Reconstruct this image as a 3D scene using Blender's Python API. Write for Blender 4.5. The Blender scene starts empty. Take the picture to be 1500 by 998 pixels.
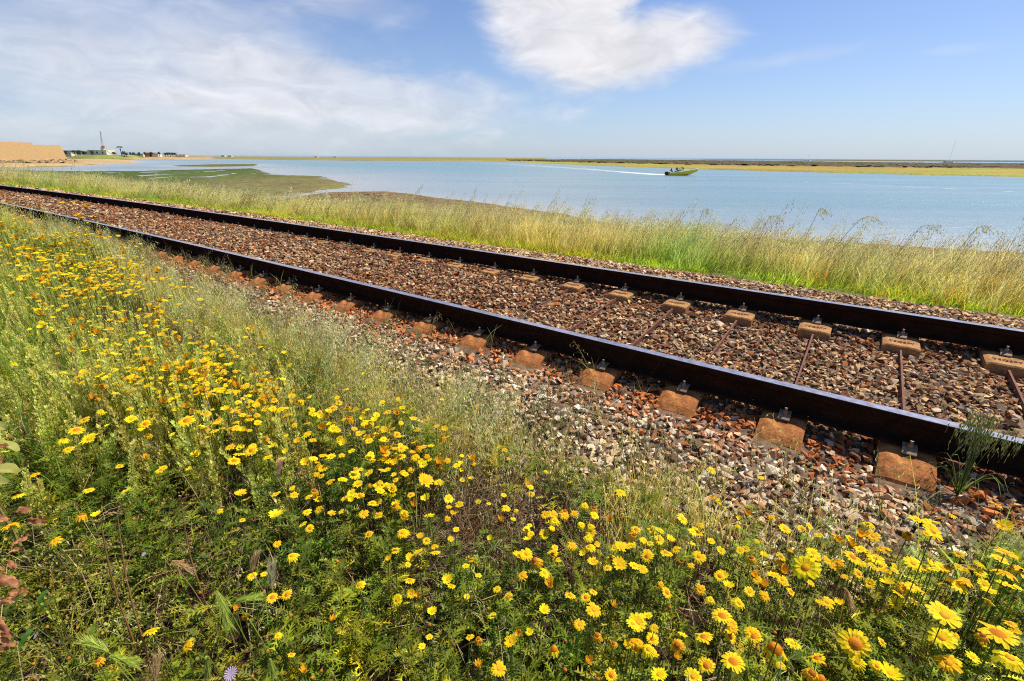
import bpy, bmesh, math, random
import numpy as np
from mathutils import Matrix, Vector
rng = np.random.default_rng(11); random.seed(5)
R = math.radians
sc = bpy.context.scene; COL = sc.collection

# ------------------------------------------------------------------ camera
FPX, PITCH, ROLL, CAMH = 683.14, .3752, .0059, 1.1406
cam_d = bpy.data.cameras.new('camera'); cam = bpy.data.objects.new('camera', cam_d); COL.objects.link(cam)
cam_d.sensor_width = 36; cam_d.lens = FPX / 1500 * 36; cam_d.clip_start = .02; cam_d.clip_end = 20000
cam.matrix_world = Matrix.Translation((0, 0, CAMH)) @ Matrix.Rotation(math.pi / 2 - PITCH, 4, 'X') @ Matrix.Rotation(ROLL, 4, 'Z')
sc.camera = cam

# places are written as (s, l): metres along the curving track and metres out from the photographer towards the sea
AZ, KC, LN, LF, CANT = .9441, .0013, 2.96, 4.70, .104
DD = np.array([-math.sin(AZ), math.cos(AZ)]); NN = np.array([math.cos(AZ), math.sin(AZ)])
def SL(x, y):
    s = x * DD[0] + y * DD[1]; l = x * NN[0] + y * NN[1]
    return s, l + KC * np.clip(s, -90, 90) ** 2
def XY(s, l):
    l = l - KC * np.clip(s, -90, 90) ** 2
    return s * DD[0] + l * NN[0], s * DD[1] + l * NN[1]
def ray(u, v):
    x = (u - 750) / FPX; y = (499 - v) / FPX
    c, s = math.cos(ROLL), math.sin(ROLL); x, y = x * c - y * s, x * s + y * c
    cp, sp = math.cos(PITCH), math.sin(PITCH)
    return np.array([x, cp + y * sp, y * cp - sp])
def onz(u, v, z):
    d = ray(u, v); t = (z - CAMH) / d[2]; return d[0] * t, d[1] * t
def proj(x, y, z):
    cp, sp = math.cos(PITCH), math.sin(PITCH); z = z - CAMH
    dep = y * cp - z * sp; up = y * sp + z * cp
    dep = np.where(dep < .05, .05, dep)
    a, b = x / dep, up / dep; c, s = math.cos(ROLL), math.sin(ROLL)
    return 750 + (a * c + b * s) * FPX, 499 - (-a * s + b * c) * FPX, dep

# ------------------------------------------------------------------ noise
def _h(i, j, seed):
    n = (i * 374761393 + j * 668265263 + seed * 1442695041) & 0xffffffff
    n = ((n ^ (n >> 13)) * 1274126177) & 0xffffffff
    return ((n ^ (n >> 16)) & 0xffff) / 65535.0
def vnoise(x, y, seed=0):
    x = np.asarray(x, float); y = np.asarray(y, float)
    i = np.floor(x).astype(np.int64); j = np.floor(y).astype(np.int64); fx = x - i; fy = y - j
    fx = fx * fx * (3 - 2 * fx); fy = fy * fy * (3 - 2 * fy)
    a, b, c, d = _h(i, j, seed), _h(i + 1, j, seed), _h(i, j + 1, seed), _h(i + 1, j + 1, seed)
    return (a * (1 - fx) + b * fx) * (1 - fy) + (c * (1 - fx) + d * fx) * fy
def fbm(x, y, seed=0, o=4):
    t = 0; a = .5; n = 0
    for k in range(o): t = t + a * vnoise(x * 2 ** k, y * 2 ** k, seed + k); n += a; a *= .5
    return t / n

# ------------------------------------------------------------------ meshes
def mesh_data(name, V, F, C=None, smooth=False):
    V = np.ascontiguousarray(V, np.float32); F = np.ascontiguousarray(F, np.int32); k = F.shape[1]
    me = bpy.data.meshes.new(name)
    me.vertices.add(len(V)); me.vertices.foreach_set('co', V.ravel())
    me.loops.add(len(F) * k); me.loops.foreach_set('vertex_index', F.ravel())
    me.polygons.add(len(F)); me.polygons.foreach_set('loop_start', np.arange(len(F), dtype=np.int32) * k)
    if C is not None:
        ca = me.color_attributes.new('Col', 'FLOAT_COLOR', 'POINT')
        c4 = np.ones((len(V), 4), np.float32); c4[:, :3] = C; ca.data.foreach_set('color', c4.ravel())
    me.update(calc_edges=True)
    me.polygons.foreach_set('use_smooth', np.full(len(F), bool(smooth)))
    return me
def obj(name, me, mat=None, parent=None, **kw):
    o = bpy.data.objects.new(name, me); COL.objects.link(o)
    if mat is not None and me is not None:
        if not me.materials: me.materials.append(mat)
    if parent is not None: o.parent = parent
    for k, v in kw.items(): o[k] = v
    return o
def empty(name, loc, rz=0., **kw):
    o = bpy.data.objects.new(name, None); COL.objects.link(o); o.empty_display_size = .1
    o.location = loc; o.rotation_euler = (0, 0, rz)
    for k, v in kw.items(): o[k] = v
    return o
class B:
    """collects triangles with a colour per vertex"""
    def __init__(s): s.V = []; s.F = []; s.C = []; s.n = 0
    def add(s, V, F, C):
        V = np.asarray(V, float); F = np.asarray(F, int)
        C = np.broadcast_to(np.asarray(C, float), V.shape)
        s.V.append(V); s.F.append(F + s.n); s.C.append(C); s.n += len(V)
    def arr(s): return np.concatenate(s.V), np.concatenate(s.F), np.concatenate(s.C)
    def data(s, name, smooth=False): return mesh_data(name, *s.arr(), smooth=smooth)
    def ribbon(s, P, w, c0, c1=None, side=None):
        P = np.asarray(P, float); n = len(P); c1 = c0 if c1 is None else c1
        t = np.gradient(P, axis=0); t /= np.linalg.norm(t, axis=1)[:, None] + 1e-9
        if side is None:
            a = random.uniform(0, 6.28); side = np.array([math.cos(a), math.sin(a), .2])
        sd = side - (t @ side)[:, None] * t; sd /= np.linalg.norm(sd, axis=1)[:, None] + 1e-9
        w = np.broadcast_to(np.asarray(w, float), (n,))[:, None] / 2
        V = np.empty((2 * n, 3)); V[0::2] = P - sd * w; V[1::2] = P + sd * w
        i = np.arange(n - 1) * 2
        F = np.concatenate([np.stack([i, i + 1, i + 3], 1), np.stack([i, i + 3, i + 2], 1)])
        k = np.linspace(0, 1, n)[:, None]; C = np.repeat(np.asarray(c0) * (1 - k) + np.asarray(c1) * k, 2, axis=0)
        s.add(V, F, C)
    def tube(s, P, r, c0, c1=None, m=3):
        P = np.asarray(P, float); n = len(P); c1 = c0 if c1 is None else c1
        t = np.gradient(P, axis=0); t /= np.linalg.norm(t, axis=1)[:, None] + 1e-9
        a = np.array([1., .3, 0]); u = a - (t @ a)[:, None] * t; u /= np.linalg.norm(u, axis=1)[:, None] + 1e-9
        w = np.cross(t, u); r = np.broadcast_to(np.asarray(r, float), (n,))
        V = []
        for k in range(m):
            q = 2 * math.pi * k / m; V.append(P + (u * math.cos(q) + w * math.sin(q)) * r[:, None])
        V = np.stack(V, 1).reshape(-1, 3); F = []
        for i in range(n - 1):
            for k in range(m):
                a0 = i * m + k; a1 = i * m + (k + 1) % m
                F += [(a0, a1, a1 + m), (a0, a1 + m, a0 + m)]
        for k in range(1, m - 1): F += [(0, k + 1, k), ((n - 1) * m, (n - 1) * m + k, (n - 1) * m + k + 1)]
        kk = np.linspace(0, 1, n)[:, None]; C = np.repeat(np.asarray(c0) * (1 - kk) + np.asarray(c1) * kk, m, axis=0)
        s.add(V, F, C)
    def box(s, c, d, col, rot=None):
        x, y, z = np.array(d) / 2.
        V = np.array([(a * x, b * y, e * z) for e in (-1, 1) for b in (-1, 1) for a in (-1, 1)])
        if rot is not None: V = V @ np.array(rot).T
        F = [(0, 2, 3), (0, 3, 1), (4, 5, 7), (4, 7, 6), (0, 1, 5), (0, 5, 4), (2, 6, 7), (2, 7, 3), (0, 4, 6), (0, 6, 2), (1, 3, 7), (1, 7, 5)]
        s.add(V + np.array(c), F, col)
    def prism(s, poly, z0, z1, col):
        n = len(poly); V = [(x, y, z0) for x, y in poly] + [(x, y, z1) for x, y in poly]
        F = []
        for i in range(n): j = (i + 1) % n; F += [(i, j, n + j), (i, n + j, n + i)]
        for i in range(1, n - 1): F += [(0, i + 1, i), (n, n + i, n + i + 1)]
        s.add(V, F, col)
def lean_mats(yaw, ang, az):
    """turn by yaw, then lean by ang towards az (all arrays)"""
    c, s = np.cos(yaw), np.sin(yaw); z = np.zeros_like(c); o = np.ones_like(c)
    Z = np.stack([c, -s, z, s, c, z, z, z, o], 1).reshape(-1, 3, 3)
    ax, ay = -np.sin(az), np.cos(az); C, S = np.cos(ang), np.sin(ang); t = 1 - C
    L = np.stack([t * ax * ax + C, t * ax * ay, S * ay, t * ax * ay, t * ay * ay + C, -S * ax, -S * ay, S * ax, C], 1).reshape(-1, 3, 3)
    return L @ Z
def scatter(protos, pos, Rm, scale, tint, pick=None):
    N = len(pos); out = []; off = 0; pick = rng.integers(0, len(protos), N) if pick is None else pick
    scale = np.asarray(scale, float); scale = scale[:, None] * np.ones(3) if scale.ndim == 1 else scale
    for k, (V, F, C) in enumerate(protos):
        ix = np.nonzero(pick == k)[0]
        if not len(ix): continue
        W = np.einsum('nij,nvj->nvi', Rm[ix], V[None] * scale[ix][:, None, :]) + pos[ix][:, None, :]
        CC = np.clip(C[None] * tint[ix][:, None, :], 0, .95)
        FF = F[None] + (np.arange(len(ix)) * len(V))[:, None, None] + off
        out.append((W.reshape(-1, 3), FF.reshape(-1, 3), CC.reshape(-1, 3))); off += len(ix) * len(V)
    return tuple(np.concatenate([o[i] for o in out]) for i in range(3))
def merge(parts):
    V, F, C = [], [], []; n = 0
    for v, f, c in parts: V.append(v); F.append(f + n); C.append(c); n += len(v)
    return np.concatenate(V), np.concatenate(F), np.concatenate(C)

# ------------------------------------------------------------------ materials
def new_mat(name):
    m = bpy.data.materials.new(name); m.use_nodes = True; nt = m.node_tree
    for n in list(nt.nodes): nt.nodes.remove(n)
    return m, nt, nt.nodes.new('ShaderNodeOutputMaterial')
def nd(nt, t, ins=None, **kw):
    n = nt.nodes.new(t)
    for k, v in kw.items(): setattr(n, k, v)
    for k, v in (ins or {}).items():
        if hasattr(v, 'is_output'): nt.links.new(v, n.inputs[k])
        else: n.inputs[k].default_value = v
    return n
def ramp(nt, fac, stops):
    r = nt.nodes.new('ShaderNodeValToRGB'); nt.links.new(fac, r.inputs[0]); el = r.color_ramp.elements
    while len(el) < len(stops): el.new(.5)
    for e, (p, c) in zip(el, stops): e.position = p; e.color = (c, c, c, 1) if not hasattr(c, '__len__') else (*c, 1)
    return r.outputs[0]
def mixc(nt, f, a, b, mode='MIX'):
    n = nt.nodes.new('ShaderNodeMix'); n.data_type = 'RGBA'; n.blend_type = mode
    for k, v in ((0, f), (6, a), (7, b)):
        if hasattr(v, 'is_output'): nt.links.new(v, n.inputs[k])
        else: n.inputs[k].default_value = v if k == 0 else (*v, 1) if len(v) == 3 else v
    return n.outputs[2]
def plant_mat(name, trans=.35, rough=.5, spec=.25, noise=60.):
    m, nt, out = new_mat(name)
    a = nd(nt, 'ShaderNodeAttribute', attribute_name='Col').outputs[0]
    no = nd(nt, 'ShaderNodeTexNoise', {'Scale': noise, 'Detail': 2.}).outputs[0]
    c = mixc(nt, 1., a, ramp(nt, no, [(.3, .75), (.7, 1.2)]), 'MULTIPLY')
    p = nd(nt, 'ShaderNodeBsdfPrincipled', {'Base Color': c, 'Roughness': rough, 'Specular IOR Level': spec})
    t = nd(nt, 'ShaderNodeBsdfTranslucent', {'Color': c})
    x = nd(nt, 'ShaderNodeMixShader', {0: trans, 1: p.outputs[0], 2: t.outputs[0]})
    nt.links.new(x.outputs[0], out.inputs[0]); return m
def solid_mat(name, c0, c1, scale=8., rough=.8, bump=.3, metal=0., spec=.3, detail=6., contrast=(.35, .65), attr=False, bdist=.01):
    m, nt, out = new_mat(name)
    tc = nd(nt, 'ShaderNodeTexCoord').outputs['Object']
    n1 = nd(nt, 'ShaderNodeTexNoise', {'Vector': tc, 'Scale': scale, 'Detail': detail, 'Roughness': .65}).outputs[0]
    n2 = nd(nt, 'ShaderNodeTexNoise', {'Vector': tc, 'Scale': scale * 9, 'Detail': 3.}).outputs[0]
    c = mixc(nt, ramp(nt, n1, [(contrast[0], 0.), (contrast[1], 1.)]), c0, c1)
    if attr: c = mixc(nt, 1., c, nd(nt, 'ShaderNodeAttribute', attribute_name='Col').outputs[0], 'MULTIPLY')
    c = mixc(nt, 1., c, ramp(nt, n2, [(.3, .7), (.7, 1.25)]), 'MULTIPLY')
    b = nd(nt, 'ShaderNodeBump', {'Height': n2, 'Strength': bump, 'Distance': bdist})
    p = nd(nt, 'ShaderNodeBsdfPrincipled', {'Base Color': c, 'Roughness': rough, 'Metallic': metal, 'Specular IOR Level': spec, 'Normal': b.outputs[0]})
    nt.links.new(p.outputs[0], out.inputs[0]); return m
W1 = (1, 1, 1)
M_leaf = plant_mat('leaf', .5); M_grass = plant_mat('grass_blade', .6, .45, .3); M_petal = plant_mat('petal', .35, .6, .15, 25.)
M_dry = plant_mat('dry_plant', .3, .7, .15); M_disc = solid_mat('flower_disc', (.75, .27, .01), (.9, .48, .02), 400., .8, .6, bdist=.0008)
M_bud = solid_mat('green_bud', (.2, .3, .04), (.35, .42, .08), 300., .6, .4, bdist=.001)
M_stone = solid_mat('crushed_stone', (.82, .80, .78), (1, 1, 1), 20., .85, .5, attr=True, bdist=.004)
M_conc = solid_mat('rust_stained_concrete', (.20, .065, .018), (.54, .22, .065), 11., .9, .8, bdist=.003)
M_conc2 = solid_mat('tan_concrete', (.24, .11, .04), (.44, .24, .09), 9., .85, .5, bdist=.003)
M_rail = solid_mat('rail_steel', (.018, .009, .006), (.034, .016, .01), 12., .95, .3, spec=.02, bdist=.001)
M_head = solid_mat('polished_rail_head', (.44, .42, .45), (.56, .53, .56), 3., .26, .03, metal=.75, bdist=.0005)
M_clip = solid_mat('clip_steel', (.16, .10, .06), (.34, .25, .17), 40., .6, .3, metal=.2, bdist=.001)
M_tie = solid_mat('rusty_tie_bar', (.12, .045, .03), (.2, .08, .05), 15., .75, .5, bdist=.002)
M_sand = solid_mat('sandstone_wall', (.50, .33, .15), (.56, .385, .19), 1.6, .9, .0, bdist=.1)
M_white = solid_mat('white_paint', (.72, .71, .68), (.8, .8, .78), .5, .7, .1)
M_tile = solid_mat('roof_tiles', (.42, .2, .12), (.5, .28, .17), .6, .8, .2)
M_glass = solid_mat('dark_glass', (.03, .035, .04), (.05, .055, .06), 1., .15, 0.)
M_vc = solid_mat('weathered_paint', (.9, .9, .9), (1, 1, 1), 2., .55, .1, attr=True)
M_rock = solid_mat('shore_rock', (.8, .8, .8), (1, 1, 1), 1.5, .9, .6, attr=True, bdist=.05)

# ------------------------------------------------------------------ sky and sun
SUN_EL, SUN_AZ = R(57), R(66)          # azimuth clockwise from +Y
w = bpy.data.worlds.new('World'); sc.world = w; w.use_nodes = True; nt = w.node_tree; nt.nodes.clear()
sky = nd(nt, 'ShaderNodeTexSky', sky_type='NISHITA', sun_disc=False, sun_elevation=SUN_EL, sun_rotation=SUN_AZ, altitude=0., air_density=1., dust_density=.6, ozone_density=2.2)
gen = nd(nt, 'ShaderNodeTexCoord').outputs['Generated']
sep = nd(nt, 'ShaderNodeSeparateXYZ', {0: gen})
def M(op, a, b=0., c=None):
    n = nt.nodes.new('ShaderNodeMath'); n.operation = op
    for k, v in enumerate((a, b) if c is None else (a, b, c)):
        if hasattr(v, 'is_output'): nt.links.new(v, n.inputs[k])
        else: n.inputs[k].default_value = v
    return n.outputs[0]
azn = M('ARCTAN2', sep.outputs[0], sep.outputs[1]); eln = M('ARCSINE', sep.outputs[2])
cmb = nd(nt, 'ShaderNodeCombineXYZ', {0: azn, 1: M('MULTIPLY', eln, 2.6), 2: .3}).outputs[0]
nbig = nd(nt, 'ShaderNodeTexNoise', {'Vector': cmb, 'Scale': 4.5, 'Detail': 9., 'Roughness': .55, 'Distortion': .5}).outputs[0]
nfine = nd(nt, 'ShaderNodeTexNoise', {'Vector': cmb, 'Scale': 11., 'Detail': 8., 'Roughness': .6, 'Distortion': .8}).outputs[0]
def ae(u, v):
    d = ray(u, v); d /= np.linalg.norm(d); return math.atan2(d[0], d[1]), math.asin(d[2])
def ell(u, v, u2, v2, half, soft):
    """density of an elongated cloud lying between two directions, half its thickness in pixels"""
    a0, e0 = ae(u, v); a1, e1 = ae(u2, v2); L = math.hypot(a1 - a0, e1 - e0); ca, sa = (a1 - a0) / L, (e1 - e0) / L
    mx, my = (a0 + a1) / 2, (e0 + e1) / 2; hx = L / 2; hy = half / FPX * .9
    dx = M('SUBTRACT', azn, mx); dy = M('SUBTRACT', eln, my)
    p = M('DIVIDE', M('ADD', M('MULTIPLY', dx, ca), M('MULTIPLY', dy, sa)), hx)
    q = M('DIVIDE', M('SUBTRACT', M('MULTIPLY', dy, ca), M('MULTIPLY', dx, sa)), hy)
    r = M('SQRT', M('ADD', M('MULTIPLY', p, p), M('MULTIPLY', q, q)))
    e = M('SUBTRACT', 1., r); e = M('ADD', e, M('MULTIPLY', M('SUBTRACT', nbig, .5), soft * 2.2)); e = M('ADD', e, M('MULTIPLY', M('SUBTRACT', nfine, .5), soft * .9))
    return e
def sstep(x, a, b):
    n = nd(nt, 'ShaderNodeMapRange', {0: x, 1: a, 2: b}, interpolation_type='SMOOTHSTEP'); return n.outputs[0]
A = None
for (args, a, b, g) in [
    ((-420, 40, 560, 85, 92, .55), -.25, .85, .56), ((60, 70, 800, 178, 52, .6), -.2, .6, .60),
    ((-300, 160, 700, 190, 40, .6), -.3, .9, .40),
    ((690, -12, 950, 86, 80, .38), -.06, .5, .93), ((790, 82, 1100, 52, 52, .38), -.06, .5, .92), ((760, -30, 960, -5, 30, .4), -.02, .4, .9),
    ((990, 112, 1300, 62, 12, .6), -.2, .8, .18), ((1330, 78, 1480, 66, 7, .6), -.1, .9, .15), ((300, -60, 640, 20, 40, .5), -.1, .9, .35),
    ((2300, 60, 4200, 120, 160, .7), -.1, .7, .7)]:
    x = M('MULTIPLY', sstep(ell(*args), a, b), g)
    A = x if A is None else M('SUBTRACT', M('ADD', A, x), M('MULTIPLY', A, x))
shade = M('ADD', .9, M('MULTIPLY', M('SUBTRACT', nfine, .5), .6))
SKY_S = .083
hz = M('POWER', M('SUBTRACT', 1., M('MINIMUM', M('MAXIMUM', eln, 0.), 1.)), 7.)
skyc = mixc(nt, 1., sky.outputs[0], (.79, .91, 1.17), 'MULTIPLY')
skyc = mixc(nt, M('MULTIPLY', hz, .55), skyc, (5.6, 6.7, 8.2))
cloudc = nd(nt, 'ShaderNodeCombineXYZ', {0: M('MULTIPLY', shade, 8.3), 1: M('MULTIPLY', shade, 8.25), 2: M('MULTIPLY', shade, 8.6)}).outputs[0]
bg = nd(nt, 'ShaderNodeBackground', {0: mixc(nt, A, skyc, cloudc), 1: SKY_S})
nt.links.new(bg.outputs[0], nd(nt, 'ShaderNodeOutputWorld').inputs[0])
sl_ = bpy.data.lights.new('sun', 'SUN'); sl_.energy = 5.0; sl_.angle = R(.53); sl_.color = (1, .90, .73)
so = bpy.data.objects.new('sun', sl_); COL.objects.link(so)
sd_ = Vector((math.sin(SUN_AZ) * math.cos(SUN_EL), math.cos(SUN_AZ) * math.cos(SUN_EL), math.sin(SUN_EL)))
so.rotation_euler = sd_.to_track_quat('Z', 'Y').to_euler(); so.location = sd_ * 50
vs = sc.view_settings; vs.view_transform = 'Standard'; vs.look = 'None'; vs.exposure = 0.42; vs.gamma = 1; vs.use_curve_mapping = False
sc.cycles.max_bounces = 6; sc.cycles.transparent_max_bounces = 8; sc.cycles.caustics_reflective = False; sc.cycles.caustics_refractive = False
sc.cycles.use_denoising = False; sc.cycles.filter_width = 1.1; sc.cycles.sample_clamp_indirect = 3.; sc.cycles.sample_clamp_direct = 5.

# ------------------------------------------------------------------ terrain
ZW = -2.2
def polypx(px, tail=(), z=ZW): return np.array([onz(u, v, z) for u, v in px] + [XY(s, l) for s, l in tail])
P_M1 = polypx([(1900, 400), (1500, 371), (1300, 359), (1150, 351), (1000, 342), (940, 336), (880, 325), (820, 313), (760, 305), (700, 296), (640, 290), (600, 284), (570, 281), (520, 281.5), (475, 282.5), (430, 289), (375, 293.5)], [(40, 10), (20, 5), (-15, 5)])
P_M2 = polypx([(370, 290), (430, 285.5), (475, 279), (500, 276), (512, 273), (506, 268), (490, 264), (465, 258), (430, 257.5), (400, 256), (385, 252), (380, 249), (370, 247), (330, 247.8), (250, 249.5), (200, 251), (100, 251), (50, 250.5), (0, 250), (-100, 252)], [(150, 8), (44, 8)])
P_M3 = polypx([(252, 242.6), (300, 241.3), (378, 240.6), (372, 243.6), (310, 244.6), (262, 243.9)])
P_L1 = polypx([(-260, 262), (-100, 251), (0, 247), (60, 245.5), (104, 244), (130, 242), (160, 240.5), (205, 238), (210, 237), (190, 235.4), (172, 234.8), (200, 233.8), (260, 233.8), (300, 232.9), (330, 232), (320, 229.5), (200, 228), (-260, 227)])
P_BK = polypx([(96, 233.6), (140, 234.2), (180, 233.8), (216, 232.6), (216, 231), (96, 230.4)])
P_L2 = polypx([(300, 232.4), (360, 233.5), (420, 234.6), (500, 235.4), (600, 235.9), (690, 236), (800, 233.6), (800, 232.2), (300, 229.4)])
P_L3 = polypx([(690, 235.4), (760, 238), (850, 242), (1000, 247.4), (1200, 253), (1350, 256.6), (1500, 259.6), (1900, 272), (2300, 284), (2300, 262), (1900, 249), (1500, 241), (1280, 239.4), (1100, 236.8), (900, 234.4), (760, 233.6)])
P_L3b = polypx([(740, 235.6), (850, 239), (1000, 242.3), (1120, 244.3), (1200, 245.6), (1350, 247.2), (1500, 249), (1900, 259), (2300, 270), (2300, 264), (1900, 250.5), (1500, 241.6), (1280, 239.8), (1100, 237.2), (900, 234.8)])
P_L4 = polypx([(1000, 234.2), (1200, 235.6), (1350, 236.6), (1500, 237.5), (2200, 242), (2200, 240.4), (1500, 235.9), (1200, 234.2)])
def sdist(P, x, y):
    d2 = np.full(x.shape, 1e18); ins = np.zeros(x.shape, bool); n = len(P)
    for i in range(n):
        a = P[i]; b = P[(i + 1) % n]; e = b - a; wx = x - a[0]; wy = y - a[1]
        t = np.clip((wx * e[0] + wy * e[1]) / (e @ e + 1e-12), 0, 1)
        d2 = np.minimum(d2, (wx - t * e[0]) ** 2 + (wy - t * e[1]) ** 2)
        c = ((a[1] > y) != (b[1] > y)) & (x < (b[0] - a[0]) * (y - a[1]) / (b[1] - a[1] + 1e-12) + a[0]); ins ^= c
    d = np.sqrt(d2); return np.where(ins, d, -d)
LP = [-4000, -60, -2, 0, 1.6, 2.1, 2.55, 3.1, 3.8, 4.4, 4.9, 5.7, 6.1, 7, 9, 12, 15, 18, 4000]
ZP = [-.8, -.7, -.5, -.5, -.47, -.43, -.375, -.325, -.285, -.235, -.215, -.19, -.24, -.36, -.75, -1.6, -2.12, -2.9, -3.2]
def zg(x, y):
    s, l = SL(x, y); z = np.interp(l, LP, ZP)
    near = np.clip(1 - np.abs(l) / 30, 0, 1)
    z = z + near * ((fbm(x * .9, y * .9, 3) - .5) * .10 * (l < 2.2) + (fbm(x * 3, y * 3, 7, 2) - .5) * .03)
    z = z + np.where((l > 2.3) & (l < 3.0), np.clip((s - .5) * .006, -.025, .012), 0)
    z = z + np.where((l > 3.3) & (l < 4.65), np.clip((s - 1.6) * .03, 0, .035) + np.clip((s - 3) * .004, 0, .03), 0) - .03 * np.exp(-(l - 4.36) ** 2 / .02) * np.clip((6 - s) / 3, 0, 1)
    z = z + np.where(l > 6.2, (fbm(x * .3, y * .3, 9) - .5) * .25, 0) * np.clip((l - 6.2) / 3, 0, 1)
    return z
POLYS = [(P_M1, .8, .10, .10), (P_M2, 2., .12, .10), (P_M3, 3, .15, .1), (P_L1, 5, .5, .5), (P_BK, 9, 2.8, .15), (P_L2, 12, .55, .4), (P_L3, 3, .28, .15), (P_L3b, 4, .75, .35), (P_L4, 30, .9, .4)]
def terrain():
    a = np.concatenate([np.linspace(-58, 58, 560), np.linspace(60, 300, 60)]) * math.pi / 180
    r = np.concatenate([[0.02], .25 * np.exp(np.arange(0, 900) * .0118)]); r = r[r < 11000]
    RR, AA = np.meshgrid(r, a); x = (RR * np.sin(AA)).ravel(); y = (RR * np.cos(AA)).ravel()
    s, l = SL(x, y); z = zg(x, y)
    L = lambda c: np.array(c, float)
    soil, grav, bank, bed = L((.055, .035, .02)), L((.16, .11, .075)), L((.16, .17, .05)), L((.10, .09, .06))
    col = np.where((l < 2.15)[:, None], soil, np.where((l < 6.15)[:, None], grav, np.where((l < 13)[:, None], bank, bed)))
    n1 = fbm(x * .25, y * .25, 21)[:, None]; n2 = fbm(x * .06, y * .06, 31)[:, None]; n3 = fbm(x * .02, y * .02 , 41)[:, None]
    cols = [L((.20, .12, .075)) * (.5 + .8 * n1) + L((-.02, .02, -.02)) * n2,
            np.where((l + 0 * x < 1e9)[:, None], L((.060, .095, .018)), 0) * (.5 + 1. * n1) + np.clip((x[:, None] + 62) / 40, 0, 1) * L((.10, .045, .035)) * (.4 + 1.2 * n2),
            L((.11, .10, .03)) * (.7 + .6 * n1),
            L((.42, .30, .15)) * (.7 + .5 * n2) + L((-.2, -.12, -.08)) * (n3 > .55),
            L((.20, .24, .05)) * (.6 + .8 * n2),
            L((.22, .19, .06)) * (.7 + .6 * n3),
            L((.25, .24, .045)) * (.75 + .5 * n2) + L((.03, -.03, -.005)) * (n3 > .6),
            L((.065, .05, .022)) * (.6 + .8 * n2) + L((.05, .015, .01)) * n3,
            L((.10, .09, .04)) * (.8 + .4 * n3)]
    for (P, wd, h, bump), cc in zip(POLYS, cols):
        big = np.hypot(x, y) > 12
        d = np.full(x.shape, -99.); d[big] = sdist(P, x[big], y[big])
        wob = (fbm(x * 2 / wd, y * 2 / wd, 51) - .5) * wd * .9
        k = np.clip((d + wob * (1.8 if P is P_M2 else 1)) / wd, -1, 1); k = k - (1.5 * np.exp(-((fbm(x * .035, y * .035, 61) - .5) / .014) ** 2) if P is P_M2 else 0); zz = ZW + h * k + bump * (n1[:, 0] - .5) * (k > .4) * h * 2
        m = (d > -wd) & (zz > z); z = np.where(m, zz, z); col = np.where((m & (zz > ZW - .02))[:, None], cc, col)
    na, nr = len(a), len(r); i = np.arange(na)[:, None]; j = np.arange(nr - 1)[None]
    i2 = (i + 1) % na; q = np.stack([i * nr + j, i2 * nr + j, i2 * nr + j + 1, i * nr + j + 1], -1).reshape(-1, 4)
    return mesh_data('ground', np.stack([x, y, z], 1), q, np.clip(col, .005, 1), smooth=True)
m, nt, out = new_mat('ground_cover')
geo = nd(nt, 'ShaderNodeNewGeometry').outputs['Position']
at = nd(nt, 'ShaderNodeAttribute', attribute_name='Col').outputs[0]
na_ = nd(nt, 'ShaderNodeTexNoise', {'Vector': geo, 'Scale': 1.2, 'Detail': 12., 'Roughness': .75}).outputs[0]
nb_ = nd(nt, 'ShaderNodeTexNoise', {'Vector': geo, 'Scale': 35., 'Detail': 5.}).outputs[0]
c = mixc(nt, 1., at, ramp(nt, na_, [(.32, .45), (.68, 1.6)]), 'MULTIPLY'); c = mixc(nt, 1., c, ramp(nt, nb_, [(.3, .6), (.7, 1.4)]), 'MULTIPLY')
bp = nd(nt, 'ShaderNodeBump', {'Height': na_, 'Strength': .6, 'Distance': .15})
p = nd(nt, 'ShaderNodeBsdfPrincipled', {'Base Color': c, 'Roughness': .9, 'Specular IOR Level': .15, 'Normal': bp.outputs[0]})
nt.links.new(p.outputs[0], out.inputs[0])
obj('ground', terrain(), m, kind='structure')

# water
m, nt, out = new_mat('lagoon_water')
geo = nd(nt, 'ShaderNodeNewGeometry').outputs['Position']
mp = nd(nt, 'ShaderNodeMapping', {0: geo, 'Rotation': (0, 0, R(20)), 'Scale': (.6, 1.5, 1)}).outputs[0]
w1 = nd(nt, 'ShaderNodeTexNoise', {'Vector': mp, 'Scale': .95, 'Detail': 8., 'Roughness': .62}).outputs[0]
w2 = nd(nt, 'ShaderNodeTexNoise', {'Vector': mp, 'Scale': .035, 'Detail': 3., 'Distortion': 1.}).outputs[0]
w3 = nd(nt, 'ShaderNodeTexNoise', {'Vector': mp, 'Scale': .012, 'Detail': 3.}).outputs[0]
w4 = nd(nt, 'ShaderNodeTexNoise', {'Vector': nd(nt, 'ShaderNodeMapping', {0: geo, 'Rotation': (0, 0, R(8)), 'Scale': (.02, .16, 1)}).outputs[0], 'Scale': 1., 'Detail': 6., 'Roughness': .6}).outputs[0]
cc = mixc(nt, ramp(nt, w3, [(.35, 0.), (.65, 1.)]), (.165, .25, .305), (.11, .25, .285))
cc = mixc(nt, ramp(nt, w4, [(.4, 0.), (.7, .6)]), cc, (.25, .31, .37))
shv = nd(nt, 'ShaderNodeAttribute', attribute_name='Col').outputs['Fac']
cc = mixc(nt, ramp(nt, shv, [(.05, 0.), (.5, .55), (.95, 1.)]), cc, (.32, .345, .36))
bp = nd(nt, 'ShaderNodeBump', {'Height': w1, 'Strength': ramp(nt, w2, [(.35, .3), (.62, .7)]), 'Distance': .36})
p = nd(nt, 'ShaderNodeBsdfPrincipled', {'Base Color': cc, 'Roughness': .30, 'Specular IOR Level': .5, 'IOR': 1.33, 'Normal': bp.outputs[0]})
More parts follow.
